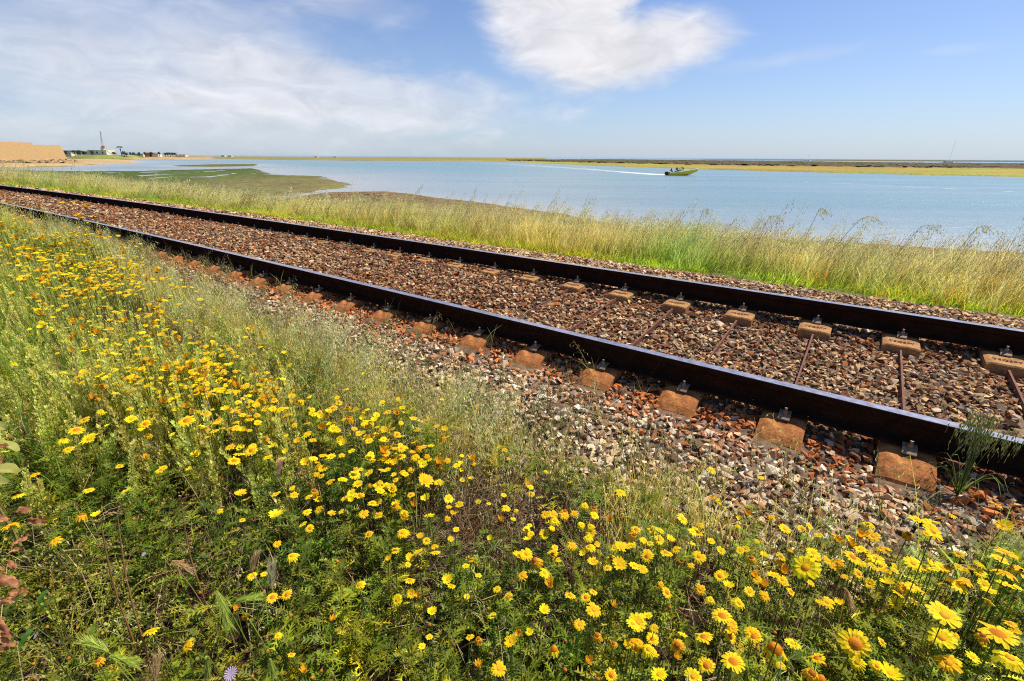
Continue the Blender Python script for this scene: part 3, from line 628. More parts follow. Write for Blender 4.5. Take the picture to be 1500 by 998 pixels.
for (s0, s1, l0, l1, dens) in ((-2.6, 2.2, -.6, 3.1, 150), (2.2, 5, -.6, 2.4, 140), (5, 10, -.2, 2.8, 110), (10, 26, .2, 2.8, 60)):
    s, l, x, y, g, u, v, dep = candidates(s0, s1, l0, l1, dens); n = len(s); big = np.interp(s, [0, 5, 12, 26], [1, 1.05, 1.3, 1.7])
    r = rng.random(n); ed = np.clip((l - edge_l(s) + .62) / .5, 0, 1) * np.clip((s + 1.0) / 1.2, .25, 1)
    kind = np.full(n, 0); kind[r < SPIKE(u, v) * .85] = 1; r2 = rng.random(n); kind[r2 < FINE(u, v) * .75] = 2; r3 = rng.random(n); kind[r3 < DRY(u, v) * .8] = 3; r4 = rng.random(n); kind[r4 < ed * .8] = 4
    kind[(rng.random(n) < .12) & (kind < 3)] = 6; kind[rng.random(n) < GRN(u, v)] = 5; kind[(kind == 0) & (s > 5) & (rng.random(n) < .35)] = 4; drop = (kind == 4) & (rng.random(n) < .15); drop |= (kind == 2) & (rng.random(n) < .3)
    P = np.stack([x, y, g - .01], 1); hs = height_scale(s, l, .42)
    for kd, nm, pr, hm, ml in ((0, 'feather', feath, .93, .3), (1, 'spike', spikes, 1.0, .25), (2, 'fine', fines, None, .3), (3, 'dry', twigs, None, .3), (4, 'grass', tufts + strawt, None, .25), (5, 'clump', gclump, 1., .3), (6, 'dry', stalks, 1.0, .35)):
        k = (kind == kd) & ~drop; m_ = int(k.sum())
        if not m_: continue
        if kd == 4: sc_ = np.stack([big[k]] * 2 + [rng.uniform(.75, 1.25, m_)], 1)
        elif kd == 3: sc_ = np.stack([big[k] * 1.1] * 2 + [hs[k] * 1.05], 1)
        elif kd == 2: sc_ = np.stack([big[k]] * 2 + [hs[k] * 1.3], 1)
        else: sc_ = np.stack([big[k]] * 2 + [hs[k] * hm * rng.uniform(.75, 1.08, m_) * np.interp(s[k], [3, 6], [1, .82])], 1)
        tt = tints(m_); 
        if kd == 4: tt = tt * np.array([1.65, 1.45, .95])
        if kd == 0: tt = tt * np.array([1.36, 1.12, .7])
        if kd == 1: tt = tt * np.array([1.3, 1.2, .85])
        if kd == 0: tt = tt * (1 + (fbm(x[k] * 1.2, y[k] * 1.2, 63)[:, None] - .5) * np.array([1.4, .9, .4]))
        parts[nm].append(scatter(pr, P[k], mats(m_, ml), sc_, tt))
for nm, name, mt, lab in (('feather', 'feathery_foliage', M_leaf, 'dark green feathery daisy foliage filling the foreground'), ('spike', 'spiky_weeds', M_leaf, 'pale green upright spiky weeds at the left foreground'),
                    ('fine', 'low_herbs', M_leaf, 'yellow green small-leaved herbs at the bottom left'), ('clump', 'green_grass_clumps', M_grass, 'bright green blade clumps at the left edge of the meadow'), ('dry', 'dry_twigs', M_dry, 'brown dry tangled stems among the daisies'), ('grass', 'grass', M_grass, 'straw green grass fringe along the ballast edge')):
    obj(name, mesh_data(name, *merge(parts[nm])), mt, kind='stuff', label=lab, category='ground cover')

# sparse grass standing in the ballast shoulder, and at the near rail
s = rng.uniform(-2, 14, 2600); l = edge_l(s) + rng.exponential(.22, 2600) - .05; k = (l < LN - .12) & ~((s > -1.6) & (s < .4) & (l > 2.5) & (rng.random(2600) < .6)) & (rng.random(2600) < np.interp(s, [-2, 0, 2, 14], [.30, .22, .75, .8])); s, l = s[k], l[k]; x, y = XY(s, l)
sparse = [p_tuft(7, .07, .26, vec(.18, .22, .05), vec(.5, .46, .2), .003, .02, .5) for k in range(6)] + [join(p_oat(U(.2, .34), 8, vec(.2, .26, .07), vec(.42, .42, .2), vec(.55, .5, .25)), p_tuft(5, .06, .2, vec(.18, .22, .05), vec(.5, .46, .2), .003, .02)) for k in range(5)]
V, F, C = scatter(sparse, np.stack([x, y, zg(x, y)], 1), mats(len(s), .35), rng.uniform(.7, 1.25, len(s)), tints(len(s)))
obj('sparse_grass', mesh_data('sparse_grass', V, F, C), M_grass, kind='stuff', category='grass', label='thin straw green grass growing out of the ballast shoulder')

b_ = B()
for k in range(70):
    s_ = U(-1.6, 6); l_ = U(float(edge_l(s_)), LF - .3); x, y = XY(s_, l_); z = float(zg(np.array(x), np.array(y))) + .04; a_ = U(0, 6.28); L = U(.05, .2)
    b_.tube(np.array([(x, y, z), (x + math.cos(a_) * L * .5, y + math.sin(a_) * L * .5, z + U(0, .03)), (x + math.cos(a_) * L, y + math.sin(a_) * L, z + U(-.01, .02))]), .0012, vec(.75, .65, .42), vec(.6, .5, .3))
obj('dry_straws', b_.data('dry_straws'), M_dry, kind='stuff', category='straw', label='pale dry straws fallen on the ballast')

# ------------------------------------------------------------------ far bank grass
def bank():
    G, O = [], []
    oatn = [p_oat(U(.6, .85), 26, vec(.34, .44, .10), vec(.62, .60, .28), vec(.92, .82, .50), True, .0018, 1.35) for k in range(10)]
    oatf = [p_oat(U(.6, .85), 16, vec(.34, .44, .10), vec(.62, .60, .28), vec(.92, .82, .50), False, .003, 2.2) for k in range(8)]
    tn = [p_tuft(24, .26, .56, vec(.24, .38, .03), vec(.66, .68, .22), .005, .06, .5) for k in range(8)]
    tp = [p_tuft(20, .38, .70, vec(.38, .44, .10), vec(.85, .74, .40), .004, .06, .4) for k in range(6)]
    tl = [p_tuft(22, .08, .24, vec(.26, .44, .02), vec(.66, .70, .09), .006, .07, .6) for k in range(6)]
    for s0, s1, l1, dt, do, o_, bg_ in ((-5, 3, 9.5, 80, 115, oatn, 1.), (3, 9, 10, 65, 90, oatn, 1.1), (9, 20, 12, 36, 44, oatf, 1.3), (20, 48, 13, 14, 16, oatf, 2.), (48, 88, 13, 5, 4, oatf, 3.)):
        A_ = (s1 - s0) * (l1 - 6.0)
        n = int(A_ * dt); s = rng.uniform(s0, s1, n); l = rng.uniform(6.0, l1, n); k = rng.random(n) < np.clip((l - 5.98 + (fbm(s * .8, l, 12) - .5) * .7) / .3, 0, 1) * np.clip((fbm(s * .9, l * .9, 17) - .22) * 3.5, .25, 1); s, l = s[k], l[k]; x, y = XY(s, l); n = len(s)
        e = np.clip((l - 6.1) / .9, 0, 1); pick = np.where(rng.random(n) < 1 - e, rng.integers(14, 20, n), np.where(rng.random(n) < .4 + .45 * e + np.clip((2 - s) * .06, 0, .2) * e, rng.integers(8, 14, n), rng.integers(0, 8, n)))
        t = tints(n, .85, 1.35) * np.array([1.16, 1.1, .85]); pt_ = fbm(s * .5, l * .7, 15); t *= (1 + (pt_[:, None] - .5) * np.array([.9, .1, .3]))
        red = (rng.random(n) < np.clip((1.5 - s) / 5, 0, .35)) & (l < 6.45); t[red] *= np.array([1.6, .85, .6])
        hz_ = (.45 + .55 * e) * rng.uniform(.8, 1.15, n) * (.62 + .62 * fbm(s * 1.3, l * 1.1, 23)) * np.interp(s, [-4, 4, 9, 16, 22, 34], [1.05, 1.1, 1.0, .92, 1.2, 1.6])
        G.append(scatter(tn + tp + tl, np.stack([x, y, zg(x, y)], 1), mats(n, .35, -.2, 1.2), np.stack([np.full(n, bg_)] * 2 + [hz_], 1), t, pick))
        n = int(A_ * do); s = rng.uniform(s0, s1, n); l = rng.uniform(6.25, l1, n); k = rng.random(n) < np.clip((l - 6.1) / .8, 0, 1) * (.35 + .9 * fbm(s * .7, l * .7, 19)); s, l = s[k], l[k]; x, y = XY(s, l); n = len(s)
        hz_ = rng.uniform(.68, 1.0, n) * np.where(rng.random(n) < .10, 1.3, 1.) * (.7 + .48 * fbm(s * 1.3, l * 1.1, 23)) * np.interp(s, [-4, 4, 9, 16, 24, 40], [.95, 1.02, .95, .85, 1.2, 1.5])
        O.append(scatter(o_, np.stack([x, y, zg(x, y)], 1), mats(n, .38, -.1, .8) if False else lean_mats(rng.uniform(-.5, .7, n), rng.uniform(0, .35, n), rng.uniform(-.6, .6, n)), np.stack([np.full(n, bg_ ** .5)] * 2 + [hz_], 1), tints(n, .8, 1.25, .08)))
    obj('bank_grass', mesh_data('bank_grass', *merge(G)), M_grass, kind='stuff', category='grass', label='bright green and straw grass on the bank beyond the far rail')
    obj('wild_oats', mesh_data('wild_oats', *merge(O)), M_grass, kind='stuff', category='grass', label='pale wild oats with nodding seed heads on the far bank')
bank()
# single tall oat stems against the water
TALL = [(1395, 398, 1432, 334, 'tallest wild oat stem arching against the water near the right edge'), (1215, 378, 1262, 320, 'leaning wild oat stem with its head left of the paired arching oats'), (1180, 392, 1200, 308, 'tall upright wild oat stem with a feathery head above its neighbours on the bank'),
        (1310, 382, 1350, 332, 'arching wild oat stem just left of the tallest one'), (1105, 370, 1128, 318, 'slender wild oat stem rising above the bank below the speedboat right side'), (1020, 350, 1030, 308, 'wild oat stem with a fuzzy head in front of the water below the speedboat')]
for (u0, v0, u1, v1, lab) in TALL:
    d = ray(u1, v1); best = None
    for t in np.linspace(3, 16, 260):
        s_, l_ = SL(d[0] * t, d[1] * t)
        if l_ > 7.0: break
    x, y, z = d[0] * t, d[1] * t, CAMH + d[2] * t; g = float(zg(np.array(x), np.array(y))); h = z - g; bow = (u1 - u0) / FPX * t * .9
    r_ = empty('wild_oat', (x - bow, y, g), 0, label=lab, category='wild oat', group='tall wild oats standing out on the far bank')
    tt = np.linspace(0, 1, 9); P = np.stack([bow * tt ** 1.6, 0 * tt, h * (1.12 * tt - .12 * tt ** 3)], 1)
    P2 = np.array([P[-1] + vec(bow * .75 * q, 0, h * (.13 * q - .2 * q * q)) for q in np.linspace(0, 1, 6)])
    b_ = B(); b_.tube(np.concatenate([P, P2[1:]]), [.0026] * 9 + [.0016] * 5, vec(.16, .17, .05), vec(.40, .38, .16)); obj('stem', b_.data('oat_stem'), M_grass, r_)
    b_ = B()
    for k in range(52):
        q = (k + U(0, 1)) / 52; i = min(int(q * 5), 4); o = P2[i] + (P2[i + 1] - P2[i]) * (q * 5 - i) if k % 4 else P[7] + (P[8] - P[7]) * U(0, 1)
        e = o + vec(U(-.03, .09), U(-.05, .05), U(-.055, .025)); b_.ribbon(np.stack([o, (o + e) / 2 + vec(0, 0, .01), e]), .0012, vec(.4, .38, .16)); spikelet(b_, e, vec(U(-.2, .4), 0, -1), .026, .0042, vec(.85, .76, .46) * U(.8, 1.1))
    obj('seed_head', b_.data('oat_head'), M_grass, r_)

# ------------------------------------------------------------------ daisies
FL = """1180 831 48;1253 943 50 o;1384 901 50;1380 934 40;1389 970 40;1462 928 56;1480 963 44;1338 825 28;1249 816 28;1291 836 26;1300 854 22;1324 861 20;1316 870 20;1212 882 26;1367 778 36;1343 761 26;1271 767 22;1279 785 24;1228 787 22;1191 810 22;1150 775 20;1473 809 32;1465 819 26;1473 839 36;1474 857 28;1404 858 28;1415 852 24;1364 828 22;1380 831 22;1292 803 26;1283 818 26;1228 825 22;1212 821 18;1425 963 22;1304 987 34;1285 975 22;1197 964 28;1256 970 26;1161 942 24;1135 950 38 d;1203 994 24 d;1146 849 20;1159 867 16;1459 739 20;1394 755 16;1470 770 26;1364 764 24;1449 881 18;
810 753 18;865 771 15;761 816 28;771 811 24;765 843 20;798 839 22;835 872 20;858 875 17 o;869 867 15;870 893 28;849 915 21;890 832 16;907 827 26;948 815 23;918 801 20;1000 760 22;1012 796 20;982 790 16;1024 815 24;977 868 20;934 912 32;948 902 19;1058 902 34 o;1083 883 23;1067 858 20;1054 844 18;1026 863 20;1041 878 16;909 721 22;1042 689 16;835 706 9;854 811 13;1012 828 14;900 803 14;990 805 18;1098 867 18;1121 873 20;1101 925 26;
812 950 20 d;895 989 22 o;927 940 23;931 951 14;955 936 19;959 959 16;965 988 28;1000 930 17;992 945 25 w;1031 933 32 o;1035 975 29;1074 969 38 o;1015 991 28;1104 932 28;1070 932 22;797 894 20;875 930 18 w;899 942 14 w;900 889 12 b;761 929 10 b;861 969 7 b;990 962 8 b;
428 814 22;406 797 14;486 752 15;450 750 15;404 755 24;443 768 15;454 774 15;404 724 16;431 725 15;485 669 17;488 598 16;540 783 16;612 808 17;638 809 17;636 800 16;569 817 13;623 705 29;588 669 15;569 676 15;560 689 15;503 703 15;580 739 16;592 750 16;554 755 18;533 753 18;602 725 14 o;609 648 16;588 640 16;577 656 13;542 670 17;540 693 17;520 695 20;553 713 18;465 684 17;463 695 11;448 673 13;392 670 15;399 655 18;451 634 15;488 628 17;497 644 14;560 628 16;537 643 13;515 661 13;558 660 13;631 653 13;629 674 10;
221 603 18;192 614 18;213 621 18 o;124 615 16;112 630 24;130 643 26;93 644 18;100 658 17;273 616 26;288 663 17;236 688 20;26 725 20;68 760 24;15 770 24;81 792 20;50 695 16;5 663 16;120 753 18 w;142 754 16;175 683 12;215 673 13 b;353 723 20;362 732 16;337 655 18;343 675 20;351 665 20;368 660 20;185 719 16;130 718 17;277 688 12;321 748 12;355 762 10;
369 844 16;387 841 12;399 875 20;420 871 19;274 946 22;407 931 14;427 959 13;346 891 12 b;359 906 11 b;485 909 9 b;446 984 9 b;633 896 17;629 933 12;618 947 12;688 933 16 o;661 858 16;602 870 16;613 874 11 b;684 875 9;721 902 15;701 977 9 b;682 829 14;701 843 13;718 788 11;221 924 25;144 967 17 w;
640 625 10;655 640 9;690 700 11;700 735 10;716 738 9;730 655 8;745 672 8;755 748 10;776 770 10;799 690 9;330 600 16;300 606 14;345 618 14;380 585 14;410 600 15;440 590 13;305 640 14;470 610 12;520 600 12;640 705 12;655 760 12;668 776 12;660 790 11;1115 700 9;1095 740 14;1130 757 14;1080 770 12"""
heads = {t: [] for t in 'nowbd'}
for k in range(9):
    heads['n'].append(p_head(random.choice([12, 13, 14, 16, 17]), 0, [0, .1, -.25, .3, .5, -.1, .2, -.45, .05][k], tone=[0, .08, -.1, -.2, .05, .12, -.05, .1, -.15][k]))
for k in range(2): heads['o'].append(p_head(15, .12, .1)); heads['w'].append(p_head(13, .6, 1.1)); heads['d'].append(p_head(14, .15, .95)); heads['b'].append(p_head(9, .7, -1.6))
dsc = {'n': p_disc(.14, .045, c0=(.9, .52, .012), c1=(.8, .36, .012)), 'o': p_disc(.2, .09, c0=(.62, .2, .015), c1=(.8, .32, .015)), 'w': p_disc(.2, .10, c0=(.6, .2, .015), c1=(.45, .15, .015)), 'd': p_disc(.30, .26), 'b': p_disc(.3, .25, c0=(.7, .25, .01), c1=(.4, .3, .03))}
def md(arr, name, mt):
    me = mesh_data(name, *arr); me.materials.append(mt); return me
HM = {t: [md(a, 'petals', M_petal) for a in heads[t]] for t in heads}; DM = {t: md(dsc[t], 'flower_centre', M_petal) for t in dsc}
STM = []
for k in range(4):
    b_ = B(); P = curve(1, 0, 0, 6); a = U(0, 6.28); P[:, 0] += math.cos(a) * .014 * np.sin(np.linspace(0, 3.14, 6)); P[:, 1] += math.sin(a) * .014 * np.sin(np.linspace(0, 3.14, 6)); b_.tube(P, [.0016, .0015, .0014, .0013, .0013, .0015], vec(.10, .13, .03), vec(.2, .28, .05), 4); STM.append(md(b_.arr(), 'stem', M_leaf))
sunv = np.array(sd_)
def zone(u, v):
    if u > 1100: return 'right' if v > 880 else 'rightup'
    if u > 740: return 'mid' if v > 850 else 'midup'
    if u > 380: return 'cen' if v < 760 else 'cenlow'
    return 'left'
ZN = {'right': 'at the bottom right corner of the meadow', 'rightup': 'in the right patch below the near rail', 'mid': 'low in the middle right foreground', 'midup': 'in the thin patch near the gravel',
      'cen': 'in the dense yellow drift left of centre', 'cenlow': 'in the dark green foliage at bottom centre', 'left': 'among the pale spiky weeds on the left'}
TN = {'n': 'fully open yellow daisy', 'o': 'yellow daisy with a deep orange centre', 'w': 'wilting daisy with drooping orange petals', 'd': 'daisy with swollen domed centre', 'b': 'small orange daisy bud, closed'}
used = []; nfl = 0; prime([(float(r.split()[0]), float(r.split()[1])) for r in FL.replace('\n', '').split(';')])
def head_rot(t):
    ax = U(0, 6.28); n_ = vec(.0, 0, 1) + vec(sunv[0], sunv[1], 0) * U(-.1, .5) + vec(math.cos(ax), math.sin(ax), 0) * U(0, .6) + vec(0, -1, 0) * U(0, .3)
    return Vector(n_).normalized()
def daisy(x, y, z, g, dia, t, lab, grp):
    r_ = empty('daisy', (x, y, g), U(0, 6.28), label=lab, category='daisy', group=grp)
    q = head_rot(t).to_track_quat('Z', 'Y'); h = z - g
    for nm, me in (('petals', random.choice(HM[t])), ('flower_centre', DM[t])):
        o = obj(nm, me, None, r_); o.location = (0, 0, h); o.scale = (dia,) * 3 if t != 'b' or nm != 'petals' else (dia, dia, dia * .8)
        o.rotation_mode = 'QUATERNION'; o.rotation_quaternion = q
    o = obj('stem', random.choice(STM), None, r_); o.scale = (1, 1, h - .003)
BIG = {(1180, 831): 'large pale yellow daisy standing tall above the others right of centre', (1253, 943): 'large daisy with orange centre, front face on, at the bottom right', (1462, 928): 'widest daisy seen side on near the right bottom corner',
       (1384, 901): 'large ragged petalled daisy above two stacked open daisies at right', (870, 893): 'largest open daisy low in the middle foreground', (934, 912): 'big double looking daisy at bottom middle', (1074, 969): 'daisy with a big brownish orange centre at the bottom edge right of centre',
       (1058, 902): 'broad daisy with orange centre above the bottom middle row', (68, 760): 'bright daisy beside the orange dry leaves on the left', (15, 770): 'daisy at the left edge between dry leaves', (428, 814): 'largest daisy above the long barley head at bottom left',
       (130, 643): 'largest daisy among the spiky weeds at left', (221, 924): 'daisy with long petals at the bottom left beside brown barley', (274, 946): 'star shaped daisy low at bottom left, right of the brown barley', (761, 816): 'largest of the clump of daisies just right of centre',
       (623, 705): 'pair of joined wide daisies seen side on near centre', (404, 755): 'double headed daisy left of centre below the drift', (1035, 975): 'cup shaped daisy on a green stem at the bottom edge'}
for rec in FL.replace('\n', '').split(';'):
    f = rec.split(); u, v, wpx = float(f[0]), float(f[1]), float(f[2]); t = f[3] if len(f) > 3 else ('n' if random.random() > .14 else 'o')
    x, y, z, g, dep = on_canopy(u, v); lift = 0
    wpx *= .9; dia = wpx * dep / FPX; lim = .056 if wpx < 30 else .064
    if dia > lim:                      # a bigger flower is a nearer, taller one
        d = ray(u, v); dep = lim * FPX / wpx; x, y, z = d[0] * dep, d[1] * dep, CAMH + d[2] * dep; g = float(zg(np.array(x), np.array(y))); dia = lim
    dia = max(dia, .02)
    lab = BIG.get((int(u), int(v)))
    grp = '%s blooms %s' % ({'n': 'open yellow', 'o': 'orange centred', 'w': 'wilting', 'd': 'domed', 'b': 'closed orange'}[t], ZN[zone(u, v)])
    daisy(x, y, z, g, dia, t, lab or '%s %s' % (TN[t], ZN[zone(u, v)]), 'large daisies picked out in the meadow' if lab else grp); used.append((u, v, wpx)); nfl += 1
print('daisies', nfl)
# the small and crowded ones, past counting
fp = []
for t, c in (('n', 10), ('o', 2), ('w', 1), ('b', 1)):
    for k in range(c): fp.append(join(heads[t][k % len(heads[t])], dsc[t]))
u = rng.uniform(-60, 1560, 52000); v = rng.uniform(312, 1000, 52000); yl = YEL(u, v)
dens_v = np.interp(v, [312, 380, 480, 600, 700, 800, 1000], [1.5, 1.4, .8, .40, .20, .09, .03]); k = rng.random(52000) < yl * dens_v * .8 * np.clip((fbm(u * .016, v * .035, 33) - .32) * 4.2, .12, 1.5); u, v = u[k], v[k]
H_ = on_canopy_many(u, v); s_, l_ = SL(H_[:, 0], H_[:, 1]); k = (l_ < edge_l(s_) - .05) & (H_[:, 2] - H_[:, 3] > .1); H_ = H_[k]; u, v = u[k], v[k]
X = np.stack([H_[:, 0], H_[:, 1], H_[:, 2] + rng.uniform(-.05, .04, len(H_)) + np.interp(H_[:, 4], [2, 5], [0, .10]), rng.uniform(.022, .042, len(H_)) * np.interp(H_[:, 4], [2.5, 5], [1, 1.25]), H_[:, 3], H_[:, 4]], 1)
big = np.argsort(-(X[:, 3] / X[:, 5]))[:62]; rest = np.setdiff1d(np.arange(len(X)), big)
for i in big:
    t = random.choice('nnnnnow'); daisy(*X[i, :3], X[i, 4], X[i, 3], t, '%s %s' % (TN[t], ZN[zone(u[i], v[i])]), '%s blooms %s' % ({'n': 'open yellow', 'o': 'orange centred', 'w': 'wilting'}[t], ZN[zone(u[i], v[i])]))
X = X[rest]; n = len(X); print('small daisies', n)
nx = rng.uniform(-.35, .35, n) + sunv[0] * .15; ny = rng.uniform(-.35, .35, n) - .1; lean = np.hypot(nx, ny)
Vf = scatter(fp, X[:, :3], lean_mats(rng.uniform(0, 6.28, n), np.arctan(lean), np.arctan2(ny, nx)), X[:, 3] * np.interp(X[:, 5], [2, 8, 16], [1, 1.15, 1.5]), tints(n, .85, 1.05, .05), rng.integers(0, len(fp), n))
obj('small_daisies', mesh_data('small_daisies', *Vf), M_petal, kind='stuff', category='daisies', label='crowded small yellow daisies across the meadow beyond the nearest blooms')
sv = []; b_ = B()
for k in range(4): b_ = B(); b_.tube(np.array([(0, 0, -1), (U(-.01, .01), U(-.01, .01), -.5), (0, 0, 0)]), [.0013, .0012, .0011], vec(.12, .15, .03), vec(.2, .27, .05)); sv.append(b_.arr())
Vs = scatter(sv, X[:, :3], lean_mats(rng.uniform(0, 6, n), np.zeros(n), np.zeros(n)), np.stack([np.full(n, 1.)] * 2 + [(X[:, 2] - X[:, 4])], 1), tints(n))
obj('small_daisy_stems', mesh_data('daisy_stems', *Vs), M_leaf, kind='stuff', category='daisies', label='thin green stems under the crowded small daisies')
# buds
u = rng.uniform(0, 1500, 420); v = rng.uniform(560, 995, 420); X = on_canopy_many(u, v)[:, :3]; n = len(X)
bd = [p_disc(.5, .5, 7, (.35, .42, .06), (.25, .35, .05)), p_disc(.5, .5, 7, (.7, .28, .03), (.4, .2, .04)), p_disc(.5, .45, 7, (.3, .14, .05), (.22, .12, .05))]
Vb = scatter(bd, X - np.array([0, 0, .02]), mats(n, .8), rng.uniform(.007, .012, n), tints(n))
obj('flower_buds', mesh_data('flower_buds', *Vb), M_petal, kind='stuff', category='buds', label='tiny green, orange and brown flower buds scattered through the foliage')

# ------------------------------------------------------------------ barley heads, oat clump, leaves and other single plants
def barley(u, v, u2, v2, dz, col, lab):
    """a bristly head whose base shows at u, v and whose tip at u2, v2"""
    x, y, z, g, dep = on_canopy((u + u2) / 2, (v + v2) / 2); dep *= .94; a, c_ = ray(u, v), ray(u2, v2)
    p0 = vec(a[0] * dep, a[1] * dep, CAMH + a[2] * dep); p1 = vec(c_[0] * dep, c_[1] * dep, CAMH + c_[2] * dep); p1[1] += dz; L = np.linalg.norm(p1 - p0)
    g = float(zg(np.array(p0[0]), np.array(p0[1]))); base = vec(p0[0] + U(-.05, .05), p0[1] + .03, g)
    r_ = empty('foxtail_barley', tuple(base), 0, label=lab, category='barley', group='bristly barley heads in the foreground'); p0 -= base; p1 -= base
    b_ = B(); P = np.stack([p0 * t + vec(.03, 0, 0) * math.sin(t * 3.1) for t in np.linspace(0, 1, 6)]); b_.tube(P, .0012, col * .7, col); obj('stem', b_.data('barley_stem'), M_grass, r_)
    b_ = B(); d = (p1 - p0) / L; sag = vec(0, 0, -.18 * L); ax = [p0 + d * L * .72 * t + sag * t * t for t in np.linspace(0, 1, 7)]
    b_.tube(np.array(ax), [.0025, .0036, .004, .004, .0035, .003, .001], col * .9, col, 5)
    for k in range(170):
        t = U(0, 1) ** .9; i = min(int(t * 6), 5); q = ax[i] + (ax[i + 1] - ax[i]) * (t * 6 - i); w_ = vec(random.gauss(0, 1), random.gauss(0, 1), random.gauss(0, 1)); w_ -= d * (w_ @ d); w_ /= np.linalg.norm(w_)
        dd_ = d * .93 + w_ * .30; l = L * U(.28, .42); sd = np.cross(dd_, vec(U(-1, 1), U(-1, 1), 1)); sd /= np.linalg.norm(sd)
        b_.add([q + w_ * .003 - sd * .0007, q + w_ * .003 + sd * .0007, q + w_ * .003 + dd_ * l + sag * .3 * t], [(0, 1, 2)], col * U(.8, 1.35)); 
        if k % 4 == 0: spikelet(b_, q + w_ * .002, dd_, L * .11, .0022, col * U(.7, 1))
    obj('seed_head', b_.data('barley_head'), M_grass, r_)
GB, PB, TB = vec(.52, .62, .12), vec(.6, .42, .3), vec(.68, .5, .25)
for a in ((398, 862, 397, 806, 0, vec(.62, .58, .34), 'grey green barley head standing upright left of the two paired daisies'), (368, 838, 377, 796, 0, TB, 'tan barley head leaning just left of the upright grey one'), (318, 866, 338, 922, 0, GB, 'curved green barley head hanging down left of the paired daisies'),
          (346, 882, 388, 866, 0, GB * 1.2, 'yellow green barley head lying sideways under the upright ones'), (158, 955, 108, 926, 0, GB * 1.15, 'bright green barley head pointing up left at bottom left'), (160, 962, 208, 968, 0, GB * 1.1, 'bright green barley head pointing right at bottom left'),
          (226, 998, 222, 958, .02, TB * .9, 'brown spiky barley head at the bottom edge'), (252, 822, 284, 832, 0, TB, 'pale tan barley head drooping in the left foreground'), (450, 818, 452, 784, 0, GB * .8, 'small green barley head upright right of the largest bottom left daisy'),
          (395, 965, 402, 996, 0, GB * .8, 'dim green barley head at bottom edge below the small daisies'), (406, 700, 411, 662, 0, PB * 1.2, 'purplish barley head upright in the yellow drift'), (305, 962, 303, 996, 0, GB * .7, 'dark green barley head at the bottom edge right of the star shaped daisy'),
          (1238, 862, 1252, 893, 0, TB * 1.1, 'straw coloured seed head slanting through the right hand daisies')): barley(*a)

def leafmesh(name, L, Wd, lobes, cup, c0, c1, seed=0, crinkle=0.):
    """a leaf blade as a fine grid: toothed outline, folded along the midrib, curling and crumpled"""
    nu, nw = 16, 11; V, C, F = [], [], []
    for i in range(nu):
        t = i / (nu - 1); hw = Wd * .5 * math.sin(math.pi * min(1, t * .93 + .05)) ** .7 * (1 + (.22 if lobes else 0) * math.sin(t * lobes * 4.2 + seed))
        for j in range(nw):
            q = j / (nw - 1) * 2 - 1; x = L * t + (abs(q) * .12 * L if lobes else 0) * t; y = hw * q
            n1 = float(fbm(x / L * 3 + seed * 7.1, y / L * 3 + 5, seed, 3)) - .5; n2 = float(fbm(x / L * 9 + seed, y / L * 9, seed + 9, 2)) - .5
            z = cup * abs(y) - .45 * L * t * t * (1 + .6 * crinkle * math.sin(seed)) + crinkle * L * (n1 * .75 + n2 * .25) + .006 * L * math.sin(t * 30 - abs(q) * 9) 
            V.append((x, y * (1 - .25 * crinkle), z)); k = min(1, max(0, .5 + n1 * 2.2 + n2)); C.append(np.array(c0) * (1 - k) + np.array(c1) * k + (.05 if abs(q) < .1 else 0))
    for i in range(nu - 1):
        for j in range(nw - 1): a_ = i * nw + j; F.append((a_, a_ + 1, a_ + nw + 1, a_ + nw))
    return mesh_data(name, V, F, np.array(C), smooth=True)
def at_px(u, v, up=0.):
    x, y, z, g, dep = on_canopy(u, v); d = ray(u, v); dep *= .95; return Vector((d[0] * dep, d[1] * dep, CAMH + d[2] * dep + up)), g
pc, g = at_px(10, 760)
r_ = empty('broad_leaved_plant', (pc.x - .1, pc.y + .05, g), 0, label='coarse plant with yellow green and dry orange leaves at the left edge', category='plant')
b_ = B(); b_.tube(np.array([(0, 0, 0), (.01, .02, .2), (-.02, .03, .5)]), [.008, .007, .004], vec(.3, .2, .08), vec(.35, .3, .1), 6); obj('stem', b_.data('coarse_stem'), M_dry, r_)
LV = [(-28, 622, .10, -.2, 0), (-16, 648, .10, .1, 0), (-30, 695, .12, .15, 0), (-45, 716, .12, 0, 0)] + [(U(-40, 14), v_, U(.028, .055), U(-.7, .9), 1) for v_ in (655, 668, 680, 742, 750, 760, 772, 800, 812, 822, 834, 846, 858, 870, 884, 896, 908, 920, 934, 950)] + [(30, 742, .05, -.5, 1), (40, 765, .045, .3, 1)]
prime([(q[0], q[1]) for q in LV])
for i, (u, v, L, yaw, dry) in enumerate(LV):
    p_, g = at_px(u, v); me = leafmesh('leaf', L, L * (.75 if dry else .62), 3 if dry else 2, U(-.6, .9) if dry else .3, vec(.62, .33, .15) * U(.6, 1.15) if dry else vec(.40, .46, .09), vec(.24, .08, .035) if dry else vec(.55, .52, .16), i, 1. if dry else .2)
    me.materials.append(M_dry if dry else M_leaf); o = obj('dry_leaf' if dry else 'leaf', me, None, r_); o.location = p_ - r_.location; o.rotation_euler = (U(-.5, .5), U(-.6, .2), yaw)
pc, g = at_px(65, 900); r_ = empty('mallow_plant', (pc.x, pc.y, g), 0, label='small mallow with lobed green leaves and lilac flowers at bottom left', category='plant')
b_ = B()
for (u, v) in ((78, 872), (55, 925), (60, 868), (42, 880)): p_, _ = at_px(u, v); q = np.array(p_ - r_.location); b_.tube(np.array([(0, 0, 0), q * .5 + vec(0, 0, .03), q]), .0014, vec(.15, .22, .04))
obj('stem', b_.data('mallow_stem'), M_leaf, r_)
